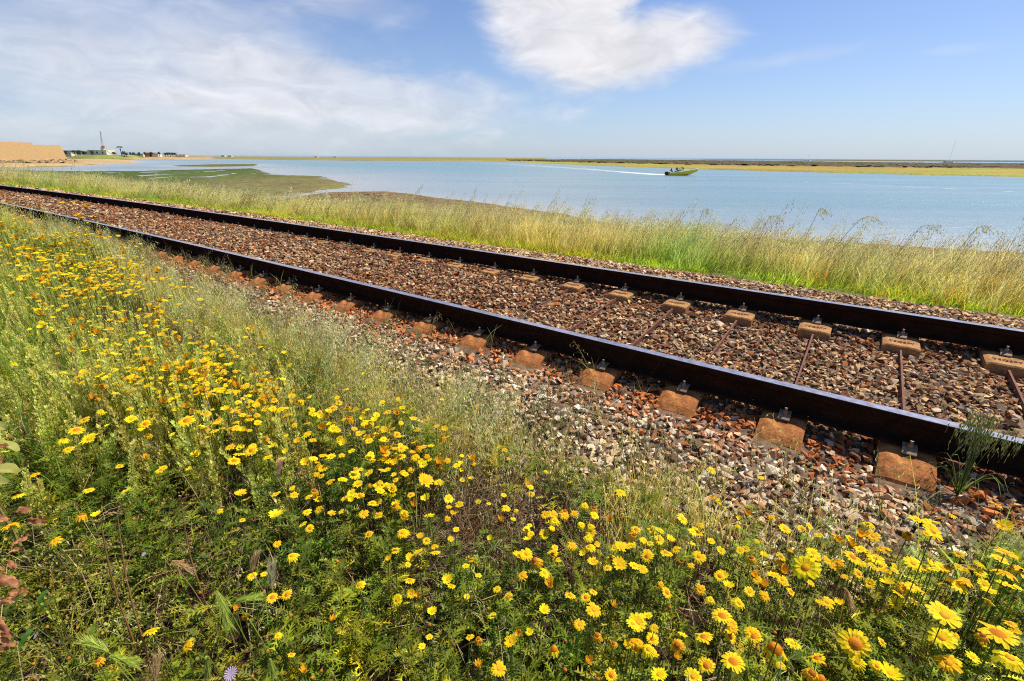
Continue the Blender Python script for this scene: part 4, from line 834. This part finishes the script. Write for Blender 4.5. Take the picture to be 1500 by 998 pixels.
for i, (u, v, L) in enumerate([(72, 868, .034), (80, 882, .032), (52, 925, .042), (38, 872, .03)]):
    p_, _ = at_px(u, v, .01); me = leafmesh('leaf', L, L, 5, .15, vec(.10, .28, .04), vec(.16, .36, .06), 40 + i, .1); me.materials.append(M_leaf); o = obj('leaf', me, None, r_); o.location = p_ - r_.location; o.rotation_euler = (.3, .3, U(0, 6))
def lilac(u, v, dia, parent=None, **kw):
    p_, g = at_px(u, v, .012); b_ = B()
    for k in range(5 if parent else 16):
        n = 5 if parent else 16; a = 6.283 * k / n; d = vec(math.cos(a), math.sin(a), .15); sd = vec(-d[1], d[0], 0) * (.3 if parent else .07); b_.add(np.array([(0, 0, 0), d * .35 + sd * .7, d * .5 + sd * .5, d * .5 - sd * .5, d * .35 - sd * .7]) * dia, [(0, 1, 2), (0, 2, 3), (0, 3, 4)], vec(.62, .48, .74))
    me = b_.data('lilac_petals'); me.materials.append(M_petal)
    if parent: o = obj('flower', me, None, parent); o.location = p_ - parent.location; o.rotation_euler = (.7, 0, U(0, 6)); return
    r2 = empty('lilac_flower', (p_.x, p_.y, g), 0, **kw); o = obj('petals', me, None, r2); o.location = (0, 0, p_.z - g); o.rotation_euler = (.5, 0, 0)
    b_ = B(); b_.tube(np.array([(0, 0, 0), (.01, 0, .2), (0, 0, p_.z - g)]), .001, vec(.2, .25, .05)); obj('stem', b_.data('lilac_stem'), M_leaf, r2)
for (u, v) in ((62, 862), (66, 912), (46, 895), (56, 936)): lilac(u, v, .016, r_)
lilac(340, 992, .03, label='single pale lilac flower at the bottom edge', category='flower')
lilac(213, 816, .012, label='tiny lilac flower in the left foreground above the lying barley', category='flower')
# dry reddish stalks
for (u, v0, v1, lab) in ((172, 760, 905, 'tall reddish brown dry stalk standing in the left foreground'), (148, 770, 860, 'shorter dry stalk just left of the tall reddish one'), (265, 740, 800, 'thin tan dry stalk right of the tall reddish one')):
    x, y, z, g, dep = on_canopy(u, v1); d = ray(u, v0); t = dep * .93; top = vec(d[0] * t, d[1] * t, CAMH + d[2] * t + .02)
    r_ = empty('dry_stalk', (x, y, g), 0, label=lab, category='dry stalk'); q = top - vec(x, y, g); b_ = B(); P = np.stack([q * k + vec(.008, 0, 0) * math.sin(k * 7) for k in np.linspace(0, 1, 8)]); b_.tube(P, [.0032, .003, .003, .0028, .0026, .0024, .002, .001], vec(.42, .17, .05), vec(.5, .3, .12), 5)
    obj('stem', b_.data('stalk'), M_dry, r_); b_ = B()
    for k in range(30): i = random.randint(4, 7); o = P[i]; e = o + vec(U(-.02, .02), U(-.02, .02), U(-.01, .02)); b_.ribbon(np.stack([o, e]), .001, vec(.4, .25, .12)); spikelet(b_, e, vec(U(-1, 1), U(-1, 1), U(-1, 1)), .009, .003, vec(.5, .34, .2) * U(.7, 1.2))
    obj('seed_head', b_.data('stalk_head'), M_dry, r_)
# the drooping oat clump at the near rail
s_, l_ = SL(*onz(1398, 735, -.40)); x, y = XY(s_, l_); g = float(zg(np.array(x), np.array(y)))
r_ = empty('oat_clump', (x, y, g), 0, label='green drooping wild oat clump hanging over the near rail at right', category='grass clump')
b_ = B(); bs = B(); bl = B()
for k in range(15):
    a = U(-.7, .9) + AZ * 0 + .3; h = U(.30, .42); L = U(.06, .2); az = U(-.2, 1.5)
    P = np.stack([vec(math.cos(az) * L * t ** 1.3, math.sin(az) * L * t ** 1.3, h * math.sin(t * 2.0) / .98) for t in np.linspace(0, 1, 9)]); bs.tube(P, [.0014] * 6 + [.001] * 3, vec(.2, .27, .07), vec(.42, .42, .22))
    for j in range(14):
        i = random.choice([4, 5, 6, 7, 8]); o = P[i]; e = o + vec(U(-.045, .045), U(-.04, .04), U(-.07, .0)); b_.ribbon(np.stack([o, (o + e) / 2 + vec(0, 0, .014), e]), .0007, vec(.4, .4, .2)); spikelet(b_, e, vec(U(-.15, .15), U(-.15, .15), -1), .030, .0036, vec(.38, .46, .14) * U(.75, 1.25))
        f = e + vec(U(-.01, .01), 0, -.028); b_.ribbon(np.stack([f, f + vec(U(-.012, .012), 0, -.03)]), .0006, vec(.5, .48, .3))
for k in range(16): a = U(0, 6.28); L = U(.1, .22); P = np.stack([vec(math.cos(a) * L * t, math.sin(a) * L * t, .16 * math.sin(t * 2.7)) for t in np.linspace(0, 1, 6)]); bl.ribbon(P, [.005, .005, .004, .003, .002, .0005], vec(.12, .22, .04), vec(.35, .4, .12))
obj('stem', bs.data('clump_stems'), M_grass, r_, kind='stuff'); obj('seed_head', b_.data('clump_heads'), M_grass, r_, kind='stuff'); obj('leaf', bl.data('clump_blades'), M_grass, r_, kind='stuff')

# ------------------------------------------------------------------ boats
def loft(stations, col_fn):
    V, F, C = [], [], []; n = len(stations[0])
    for st in stations:
        for p in st: V.append(p); C.append(col_fn(p))
    for i in range(len(stations) - 1):
        for k in range(n - 1): a = i * n + k; F += [(a, a + 1, a + n + 1), (a, a + n + 1, a + n)]
    return V, F, C
bx, by = onz(999.5, 257.2, ZW); heading = math.atan2(.12, 1)
bo = empty('speedboat', (bx, by, ZW), heading, label='yellow green open speedboat planing to the right across the lagoon', category='boat')
bo.rotation_euler = (0, R(-3.5), heading)
YB = vec(.75, .62, .035); st = []
for t in np.linspace(0, 1, 12):
    X_ = -3.1 + 6.3 * t; bm_ = 1.05 * (1 - t ** 3.2) ** .8 + .02; zs = .72 + .38 * t ** 1.6; zk = -.22 + .85 * t ** 4; zc = .12 + .42 * t ** 2.5; bc = bm_ * .82
    if t == 1: X_ += .05
    st.append([(X_ - .0, bm_, zs), (X_ - .15 * t, bc, zc), (X_ - .5 * t ** 3, 0, zk), (X_ - .15 * t, -bc, zc), (X_, -bm_, zs)])
V, F, C = loft(st, lambda p: vec(.02, .02, .02) if p[2] < .0 + .02 * p[0] else YB); F += [(0, 1, 2), (0, 2, 3), (0, 3, 4)]
me = mesh_data('hull', V, F, C); obj('hull', me, M_vc, bo)
V, F = [], []
for i, q in enumerate(st): V += [(q[0][0], q[0][1] * .9, q[0][2] - .22), (q[0][0], -q[0][1] * .9, q[0][2] - .22)]
F = [t for i in range(len(st) - 1) for t in ((2 * i, 2 * i + 1, 2 * i + 3), (2 * i, 2 * i + 3, 2 * i + 2))]; obj('deck', mesh_data('deck', V, F, np.full((len(V), 3), .55)), M_vc, bo)
b_ = B()
for sg in (0, 4): b_.tube(np.array([np.array(q[sg]) + vec(0, 0, .03) for q in st]), .05, vec(.82, .8, .72), m=6)
obj('gunwale', b_.data('gunwale'), M_vc, bo)
b_ = B(); b_.box((-3.45, 0, .62), (.5, .42, .62), vec(.02, .02, .02)); b_.box((-3.4, 0, .05), (.22, .14, .75), vec(.03, .03, .03)); b_.box((-3.1, 0, .75), (.3, .3, .12), vec(.04, .04, .04)); obj('outboard_motor', b_.data('motor'), M_vc, bo)
b_ = B(); b_.box((-.3, 0, .82), (.6, .75, .75), vec(.75, .74, .7)); b_.box((-.12, 0, 1.24), (.05, .75, .12), vec(.7, .7, .66)); obj('console', b_.data('console'), M_vc, bo)
b_ = B(); b_.box((0.02, 0, 1.42), (.03, .74, .36), vec(.04, .05, .06), Matrix.Rotation(-.4, 3, 'Y')); obj('windscreen', b_.data('windscreen'), M_glass, bo)
b_ = B()
for sg in (-.36, .36): b_.tube(np.array([(-.62, sg, .6), (-.55, sg, 1.4), (-.35, sg * .9, 1.62), (.0, sg * .8, 1.55)]), .03, vec(.1, .1, .1), m=5)
b_.tube(np.array([(-.35, -.34, 1.62), (-.35, .34, 1.62)]), .03, vec(.1, .1, .1), m=5); obj('rail', b_.data('boat_rail'), M_vc, bo)
b_ = B(); b_.box((-2.5, 0, .62), (.45, 1.4, .3), vec(.05, .045, .05)); b_.box((-1.3, 0, .72), (.5, .7, .5), vec(.06, .05, .06)); obj('seat', b_.data('boat_seat'), M_vc, bo)
def person(loc, rz, col, lab, grp, lean=.1):
    J = {'pel': (0, 0, .0), 'chest': (lean * .4, 0, .32), 'neck': (lean * .6, 0, .48), 'h0': (lean * .7, 0, .58), 'h1': (lean * .75, 0, .70), 'sl': (lean * .5, .19, .43), 'el': (.14, .26, .2), 'hl': (.36, .2, .16), 'sr': (lean * .5, -.19, .43), 'er': (.14, -.26, .2), 'hr': (.36, -.2, .16),
         'kl': (.42, .12, .03), 'fl': (.46, .12, -.4), 'tl': (.6, .12, -.43), 'kr': (.42, -.12, .03), 'fr': (.46, -.12, -.4), 'tr': (.6, -.12, -.43)}
    E_ = [('pel', 'chest'), ('chest', 'neck'), ('neck', 'h0'), ('h0', 'h1'), ('chest', 'sl'), ('sl', 'el'), ('el', 'hl'), ('chest', 'sr'), ('sr', 'er'), ('er', 'hr'), ('pel', 'kl'), ('kl', 'fl'), ('fl', 'tl'), ('pel', 'kr'), ('kr', 'fr'), ('fr', 'tr')]
    rad = {'pel': .15, 'chest': .16, 'neck': .06, 'h0': .09, 'h1': .085, 'sl': .07, 'sr': .07, 'el': .045, 'er': .045, 'hl': .035, 'hr': .035, 'kl': .075, 'kr': .075, 'fl': .045, 'fr': .045, 'tl': .035, 'tr': .035}
    ks = list(J); me = bpy.data.meshes.new('person'); me.from_pydata([J[k] for k in ks], [(ks.index(a), ks.index(b2)) for a, b2 in E_], []); o = bpy.data.objects.new('person', me); COL.objects.link(o)
    md_ = o.modifiers.new('s', 'SKIN')
    for i, k in enumerate(ks): me.skin_vertices[0].data[i].radius = (rad[k],) * 2; me.skin_vertices[0].data[i].use_root = k == 'pel'
    o.modifiers.new('d', 'SUBSURF').levels = 1; bpy.context.view_layer.update(); me2 = bpy.data.meshes.new_from_object(o.evaluated_get(bpy.context.evaluated_depsgraph_get())); o.modifiers.clear(); o.data = me2
    ca = me2.color_attributes.new('Col', 'FLOAT_COLOR', 'POINT')
    for i, vv in enumerate(me2.vertices): ca.data[i].color = (.35, .2, .13, 1) if vv.co.z > .5 and vv.co.x > lean * .6 else (.03, .02, .02, 1) if vv.co.z > .52 else (*col, 1)
    me2.materials.append(M_vc); o.location = loc; o.rotation_euler = (0, 0, rz); o['label'] = lab; o['category'] = 'person'; o['group'] = grp
def inboat(x_, y_, z_): return Vector(bo.location) + Matrix.Rotation(heading, 3, 'Z') @ (Matrix.Rotation(R(-3.5), 3, 'Y') @ Vector((x_, y_, z_)))
person(inboat(-1.35, 0, 1.1), heading, (.03, .03, .04), 'person in dark clothes seated at the controls of the speedboat', 'people in the speedboat')
person(inboat(-2.45, .2, .9), heading, (.3, .08, .05), 'person in a dull red top seated at the stern of the speedboat', 'people in the speedboat', .2)
# wake
m, nt, out = new_mat('foam'); geo = nd(nt, 'ShaderNodeNewGeometry').outputs['Position']
fn = nd(nt, 'ShaderNodeTexNoise', {'Vector': nd(nt, 'ShaderNodeMapping', {0: geo, 'Scale': (.25, 1., 1)}).outputs[0], 'Scale': 1.1, 'Detail': 6., 'Roughness': .7}).outputs[0]
al = nd(nt, 'ShaderNodeAttribute', attribute_name='Col').outputs['Fac']
al = ramp(nt, M('ADD', fn, al) if False else nd(nt, 'ShaderNodeMath', {0: fn, 1: al}, operation='ADD').outputs[0], [(.72, 0.), (1.15, 1.)])
tb = nd(nt, 'ShaderNodeBsdfTransparent'); df = nd(nt, 'ShaderNodeBsdfDiffuse', {0: (.85, .87, .9, 1)})
nt.links.new(nd(nt, 'ShaderNodeMixShader', {0: al, 1: tb.outputs[0], 2: df.outputs[0]}).outputs[0], out.inputs[0]); M_foam = m
def wake(name, px, wd, st_, lab):
    P = np.array([onz(u, v, ZW + .02) for u, v in px]); n = 60; t = np.linspace(0, len(P) - 1, n); P = np.stack([np.interp(t, range(len(P)), P[:, k]) for k in (0, 1)], 1); wd = np.interp(t, range(len(px)), wd); st_ = np.interp(t, range(len(px)), st_)
    d = np.gradient(P, axis=0); d /= np.linalg.norm(d, axis=1)[:, None]; nn = np.stack([-d[:, 1], d[:, 0]], 1); V, F, C = [], [], []
    for i in range(n):
        for k in (-1, -.5, 0, .5, 1): q = P[i] + nn[i] * wd[i] * k; V.append((q[0], q[1], ZW + .012)); C.append([st_[i] * (1 - abs(k) ** 2 * .9)] * 3)
    for i in range(n - 1):
        for k in range(4): a = i * 5 + k; F += [(a, a + 1, a + 6), (a, a + 6, a + 5)]
    obj(name, mesh_data(name, V, F, C), M_foam, kind='stuff', label=lab, category='wake')
wake('boat_wake', [(1012, 257.2), (985, 256.6), (960, 255.6), (935, 254.0), (900, 251.2), (850, 247.3), (800, 244.0), (740, 240.6), (690, 238.2)], [.9, 1.8, 2.8, 3.4, 4., 5., 7., 9, 12], [.80, .82, .58, .42, .35, .31, .27, .23, .16], 'white foam wake trailing left behind the speedboat')
wake('old_wake', [(1120, 263), (1200, 267.5), (1300, 272.5), (1400, 277), (1500, 281.5), (1650, 288)], [.5, .7, .8, .8, .7, .6], [.22, .27, .29, .30, .27, .24], 'faint pale foam streak left on the water at the right')
# yachts beyond the marsh
def yacht(u, v, hpx, lean, lab, L):
    x, y = onz(u, v, ZW); dep = math.hypot(x, y); h = hpx / FPX * dep * 1.0 + 0; r_ = empty('sailing_yacht', (x, y, ZW), 0, label=lab, category='sailing boat', group='yachts moored beyond the marsh')
    sts = [[(L * (t - .5), L * .14 * (1 - abs(2 * t - .9) ** 3), L * .10), (L * (t - .5) * .9, L * .09, -.1), (L * (t - .5) * .9, -L * .09, -.1), (L * (t - .5), -L * .14 * (1 - abs(2 * t - .9) ** 3), L * .10)] for t in np.linspace(.02, .98, 9)]
    V, F, C = loft(sts, lambda p: vec(.75, .76, .8)); F += [t for i in range(8) for t in ((4 * i, 4 * i + 3, 4 * i + 7), (4 * i, 4 * i + 7, 4 * i + 4))]; obj('hull', mesh_data('yacht_hull', V, F, C), M_vc, r_)
    b_ = B(); b_.box((0, 0, L * .13), (L * .35, L * .12, L * .07), vec(.7, .7, .7)); obj('cabin', b_.data('cabin'), M_vc, r_)
    b_ = B(); b_.tube(np.array([(-L * .05, 0, L * .1), (-L * .05 + lean * h, 0, h)]), L * .007, vec(.42, .43, .48), m=5); obj('mast', b_.data('mast'), M_vc, r_)
yacht(1390, 238.2, 20.5, .03, 'white moored yacht with a tall bare mast beyond the marsh at right', 13)
yacht(1183, 235.6, 7, .05, 'tiny distant yacht mast on the horizon right of the speedboat', 12)

# ------------------------------------------------------------------ marsh shrubs, rocks
def clump(seed, n=14):
    g = np.random.default_rng(seed); b = bmesh.new()
    for p in g.normal(size=(n, 3)): p = p / np.linalg.norm(p) * g.uniform(.6, 1.2); b.verts.new((p[0], p[1], abs(p[2]) * .6))
    bmesh.ops.convex_hull(b, input=b.verts); bmesh.ops.delete(b, geom=[q for q in b.verts if not q.link_faces], context='VERTS'); bmesh.ops.triangulate(b, faces=b.faces); b.verts.index_update()
    V = np.array([q.co[:] for q in b.verts]); F = np.array([[q.index for q in f.verts] for f in b.faces]); b.free(); return V, F, np.ones_like(V)
cl = [clump(i) for i in range(8)]
def inside(P, n, zmin=-2.1):
    lo, hi = P.min(0), P.max(0); x = rng.uniform(lo[0], hi[0], n); y = rng.uniform(lo[1], hi[1], n); k = sdist(P, x, y) > 2; return x[k], y[k]
near_p = P_L3b; x, y = inside(near_p, 26000); r_ = np.hypot(x, y); k = (r_ < 900) & (x / np.maximum(y, 1) > -.3) & (fbm(x * .02, y * .03, 90) > .33); x, y, r_ = x[k], y[k], r_[k]; n = len(x)
sz = np.interp(r_, [90, 300, 900], [.7, 1.5, 4.]) * rng.uniform(.6, 1.4, n); base = np.where((fbm(x * .015, y * .02, 95) > .5)[:, None], vec(.115, .07, .038), vec(.085, .085, .026))
obj('marsh_shrubs', mesh_data('marsh_shrubs', *scatter(cl, np.stack([x, y, np.full(n, ZW + .55)], 1), mats(n, .1), np.stack([sz * 1.5, sz * 1.5, np.minimum(sz, .9)], 1), base * rng.uniform(.6, 1.3, (n, 1)))), M_rock, kind='stuff', category='marsh', label='dark brown green saltmarsh shrubs along the far side of the lagoon')
x, y = inside(P_M1, 5000); k = (np.hypot(x, y) < 60); x, y = x[k], y[k]; n = len(x)
obj('seaweed', mesh_data('seaweed', *scatter(cl, np.stack([x, y, np.full(n, ZW + .09)], 1), mats(n, .2), np.stack([rng.uniform(.05, .22, n)] * 2 + [rng.uniform(.03, .09, n)], 1), np.where(rng.random((n, 1)) < .5, vec(.07, .045, .03), vec(.12, .11, .04)) * rng.uniform(.6, 1.3, (n, 1)))), M_rock, kind='stuff', category='seaweed', label='dark seaweed and stones lying on the mudflat')

# ------------------------------------------------------------------ old fort wall
def wallprism(name, pts, z0, z1, mt, parent, batter=0.):
    """closed wall body over a ground outline, leaning in by batter at the top"""
    pts = np.array(pts); c = pts.mean(0); top = pts + (c - pts) / np.linalg.norm(c - pts, axis=1)[:, None] * batter; n = len(pts)
    V = [(*q, z0) for q in pts] + [(*q, z1) for q in top]; F = []
    for i in range(n): j = (i + 1) % n; F += [(i, j, n + j), (i, n + j, n + i)]
    for i in range(1, n - 1): F.append((n, n + i, n + i + 1))
    return obj(name, mesh_data(name, np.array(V) - np.array([*parent.location]), F), mt, parent)
def rp(u, Y): d = ray(u, 226); return np.array([d[0] / d[1] * Y, Y])
def zpx(v, u, Y): d = ray(u, v); return CAMH + d[2] / d[1] * Y
Y0 = 235.; FN = vec(.98, -.2); A0 = rp(97.5, Y0)
def onwall(u, back):
    d = rp(u, 1.); return d * (((A0 - FN * back) @ FN) / (d @ FN))
a, b2 = onwall(97.5, 0), onwall(-330, 0); c_ = b2 - FN * 60; d_ = a - FN * 60 + vec(0, 0)
fr = empty('fort_wall', (a[0], a[1], -1.6), 0, label='sandstone bastion wall of an old fort at the left edge', category='wall')
zt = zpx(214, 60, Y0); wallprism('rampart', [a, b2, c_, d_], -2.4, zt, M_sand, fr, 1.1)
e = onwall(53, 5); f = onwall(-330, 5); wallprism('parapet', [e, f, f - FN * 6, e - FN * 6], zt - .2, zpx(209, 30, 226), M_sand, fr, .3)
wallprism('coping', [onwall(92, 1.4), onwall(-320, 1.4), onwall(-320, 2.6), onwall(92, 2.6)], zt - .01, zt + .35, M_sand, fr, 0.)
n = 900; uu = rng.uniform(-60, 106, n); yy = rng.uniform(175, 232, n); X = np.array([rp(a_, b_2) for a_, b_2 in zip(uu, yy)]); k = sdist(P_L1, X[:, 0], X[:, 1]) > -2; X = X[k]; n = len(X)
obj('shore_rocks', mesh_data('shore_rocks', *scatter(cl, np.stack([X[:, 0], X[:, 1], np.full(n, ZW + .45)], 1), mats(n, .3), np.stack([rng.uniform(.4, 1.5, n)] * 2 + [rng.uniform(.3, 1.3, n) * (.5 + (yy[k] - 175) / 80)], 1), np.where(rng.random((n, 1)) < .25, vec(.16, .10, .05), vec(.5, .34, .16)) * rng.uniform(.6, 1.2, (n, 1)))), M_rock, kind='stuff', category='rocks', label='tumbled sandstone rocks along the shore below the fort wall')

# ------------------------------------------------------------------ distant town, trees, crane
def far_tree(u, vt, wpx, Y, lab, grp, kind='bush', col=(.045, .06, .02), zb=.3):
    x, y = rp(u, Y); h = zpx(vt, u, Y) - zb; w_ = wpx / FPX * Y * .55; r_ = empty('tree' if kind == 'bush' else 'palm_tree', (x, y, zb), U(0, 6), label=lab, category='tree' if kind == 'bush' else 'palm tree', group=grp)
    b_ = B(); b_.tube(np.array([(0, 0, -1), (0, .1, h * .4), (.1, 0, h * .8)]), [.28, .2, .1], vec(.12, .08, .05), m=6)
    for k in range(3): a_ = U(0, 6.28); b_.tube(np.array([(0, .1, h * .4), (math.cos(a_) * w_ * .5, math.sin(a_) * w_ * .5, h * .75)]), [.14, .05], vec(.12, .08, .05), m=4)
    obj('trunk', b_.data('trunk'), M_rock, r_); b_ = B()
    if kind == 'bush':
        for k in range(26):
            p_ = vec(random.gauss(0, .42), random.gauss(0, .42), 0) * w_; zz = h * U(.35, .95); cV, cF, _ = random.choice(cl); q = U(.18, .34) * w_ + .1
            b_.add(cV * q + vec(p_[0] * (1.2 - zz / h * .6), p_[1], zz - q * .3), cF, np.array(col) * U(.6, 1.5))
        for k in range(160): p_ = vec(random.gauss(0, .55) * w_, random.gauss(0, .55) * w_, h * U(.3, 1.03)); q = U(.1, .3); b_.add(p_ + rng.normal(size=(3, 3)) * q, [(0, 1, 2)], np.array(col) * U(.6, 1.8))
    else:
        for k in range(16):
            a_ = 6.283 * k / 16; L = w_ * U(.8, 1.2); P = np.stack([vec(math.cos(a_) * L * t, math.sin(a_) * L * t, h * .8 + L * (.9 * t - 1.3 * t * t)) for t in np.linspace(0, 1, 5)]); b_.ribbon(P, [.3, .8, .8, .5, .1], np.array(col), np.array(col) * 1.4)
    obj('crown', b_.data('crown'), M_rock, r_)
def far_house(u0, u1, vt, Y, roof, lab, grp, wall=(.72, .68, .6), zb=.2, slope=0., gable=True, wins=3):
    p0, p1 = rp(u0, Y), rp(u1, Y); cx = (p0 + p1) / 2; Wd = abs(p1[0] - p0[0]); h = zpx(vt, (u0 + u1) / 2, Y) - zb; D = min(10, max(5, Wd * .6)); wh = h * (.68 if gable else .97)
    h *= .82; r_ = empty('house' if gable else 'shed', (cx[0], cx[1], zb), 0, label=lab, category='house' if gable else 'warehouse', group=grp); b_ = B(); b_.box((0, 0, wh / 2 - .5), (Wd, D, wh + 1), wall); obj('wall', b_.data('house_wall'), M_vc, r_)
    b_ = B(); V = [(-Wd / 2 - .3, -D / 2 - .3, wh), (Wd / 2 + .3, -D / 2 - .3, wh), (Wd / 2 + .3, D / 2 + .3, wh), (-Wd / 2 - .3, D / 2 + .3, wh), (-Wd / 2 - .1, 0, h), (Wd / 2 + .1, 0, h - slope)]
    b_.add(V, [(0, 1, 5), (0, 5, 4), (2, 3, 4), (2, 4, 5), (0, 4, 3), (1, 2, 5), (0, 3, 2), (0, 2, 1)], roof); obj('roof', b_.data('house_roof'), M_vc, r_)
    for k in range(wins): b_ = B(); b_.box((Wd * ((k + .7) / (wins + .4) - .5), -D / 2 - .03, wh * .55), (min(1.2, Wd * .12), .08, wh * .35), vec(.05, .05, .06)); obj('window', b_.data('house_window'), M_glass, r_)
WR, TR = (.58, .56, .54), (.45, .24, .15); SH = 'harbour sheds beyond the fort'
far_house(96, 108, 222.6, 410, WR, 'low white shed just right of the fort wall', SH, gable=False); far_house(99, 126, 220.6, 470, (.55, .52, .45), 'long grey roofed shed behind the dark trees by the fort', SH, (.5, .48, .4), gable=False)
far_house(124, 136, 221.8, 440, WR, 'small white shed between the dark tree groups', SH, gable=False); far_house(136, 163, 219.8, 430, (.78, .74, .66), 'broad pale warehouse with a long sloping roof under the crane', SH, gable=False, slope=2.3)
for u, vt, w_, lab in ((96, 220.6, 5, 'dark round tree touching the fort corner'), (110, 220.4, 7, 'dark broad tree first of the clump behind the sheds'), (117, 220.2, 7, 'taller middle tree of the clump behind the sheds'), (123, 222, 5, 'low dark tree at the right of the clump behind the sheds'), (135.5, 220.6, 5, 'dark tree left of the broad pale warehouse'), (167, 223.2, 5, 'small dark tree right of the warehouse'), (181.5, 221.6, 5, 'dark tree at the foot of the tall palm'), (185, 224, 5, 'low tree just right of the palm')):
    far_tree(u, vt, w_, 400, lab, 'dark trees between the fort and the crane')
far_tree(178, 212.2, 6, 400, 'tall ragged palm right of the crane', 'palms', 'palm', (.09, .10, .05))
for u in (191, 196, 204, 212): far_tree(u, 223.2, 2.6, 470, 'small round tree in the row between the palm and the brown house', 'row of small trees in front of the pale houses')
for u in (199, 208): far_house(u - 4, u + 4, 223.4, 500, (.5, .5, .55), 'low pale house behind the row of small trees', 'low pale houses behind the row of small trees', (.7, .6, .5))
far_house(215, 224, 221.9, 480, TR, 'brown roofed house left of the white gabled one', 'shore houses', (.5, .33, .22)); far_house(222, 231, 221.2, 480, WR, 'white gabled house in the middle of the shore hamlet', 'shore houses'); far_house(229, 234, 223.4, 470, TR, 'tiny red roofed house right of the white gabled one', 'shore houses')
for u, lab in ((222, 'dark tree in front of the brown roofed house'), (233, 'dark tree right of the tiny red roofed house')): far_tree(u, 222.8, 3, 460, lab, 'trees among the shore houses')
for u in (242, 245.5, 249, 252.5, 256): far_tree(u, 223.8, 4.5, 520, 'deep green tree in the even line right of the shore hamlet', 'even line of deep green trees', col=(.03, .07, .015))
for u in (261, 266, 271): far_house(u - 1.8, u + 1.8, 225.2, 560, WR, 'tiny white cottage at the tip of the shore', 'tiny white cottages at the tip of the shore', wins=1)
for u, v_, lab in ((327, 226.4, 'small white building on the low far shore left of the mudflat end'), (337, 226.8, 'second small white building on the low far shore'), (463, 228.2, 'lone white hut on the thin far shore above the channel'), (491, 228.6, 'lone dark roofed hut right of the white far hut')): far_house(u - 2.4, u + 2.4, v_, 900, WR if 'white' in lab else TR, lab, 'huts on the low far shore', wins=1, zb=-1.4)
Yc = 520; x, y = rp(153, Yc); cr = empty('harbour_crane', (x, y, 0), 0, label='tall slender lattice crane with a white and red cab beside the warehouse', category='crane'); GB_ = vec(.50, .54, .60)  # grey-blue: distance haze put into the colour of the lattice and cable
zt_ = zpx(193.5, 147, Yc); zc = zpx(217, 153, Yc); xt = ray(147.2, 193.5)[0] / ray(147.2, 193.5)[1] * Yc - x; b_ = B()
for a_, c2 in (((-.7, -.7), 0), ((.7, -.7), 0), ((-.7, .7), 0), ((.7, .7), 0)): b_.tube(np.array([(a_[0], a_[1], zc), (xt + a_[0] * .3, a_[1] * .3, zt_)]), .11, GB_, m=4)
for k in range(22):
    t0, t1 = k / 22, (k + 1) / 22; f0 = 1 - .7 * t0; f1 = 1 - .7 * t1
    for sg in (-.7, .7): b_.tube(np.array([(xt * t0 + (-.7 if k % 2 else .7) * f0, sg * f0, zc + (zt_ - zc) * t0), (xt * t1 + (.7 if k % 2 else -.7) * f1, sg * f1, zc + (zt_ - zc) * t1)]), .06, GB_, m=3)
obj('jib', b_.data('jib'), M_vc, cr); b_ = B(); b_.box((0, 0, zc - .6), (2.6, 2.4, 2.6), vec(.7, .66, .62)); b_.box((1.2, 0, zc + 1.2), (2.2, 2., 1.4), vec(.5, .2, .13)); obj('cab', b_.data('crane_cab'), M_vc, cr)
b_ = B()
for a_ in ((-1.6, -1.6), (1.6, -1.6), (-1.6, 1.6), (1.6, 1.6)): b_.tube(np.array([(a_[0], a_[1], -1), (a_[0] * .5, a_[1] * .5, zc - 1.8)]), .25, vec(.6, .58, .55), m=4)
obj('base', b_.data('crane_base'), M_vc, cr); b_ = B(); b_.tube(np.array([(xt, 0, zt_), (xt * .45, 0, zc + (zt_ - zc) * .62)]), .08, GB_, m=3); b_.box((xt, 0, zt_), (1., .8, .8), GB_); b_.box((xt * .42, 0, zc + (zt_ - zc) * .5), (.9, .8, .9), GB_); obj('cable', b_.data('crane_cable'), M_vc, cr)
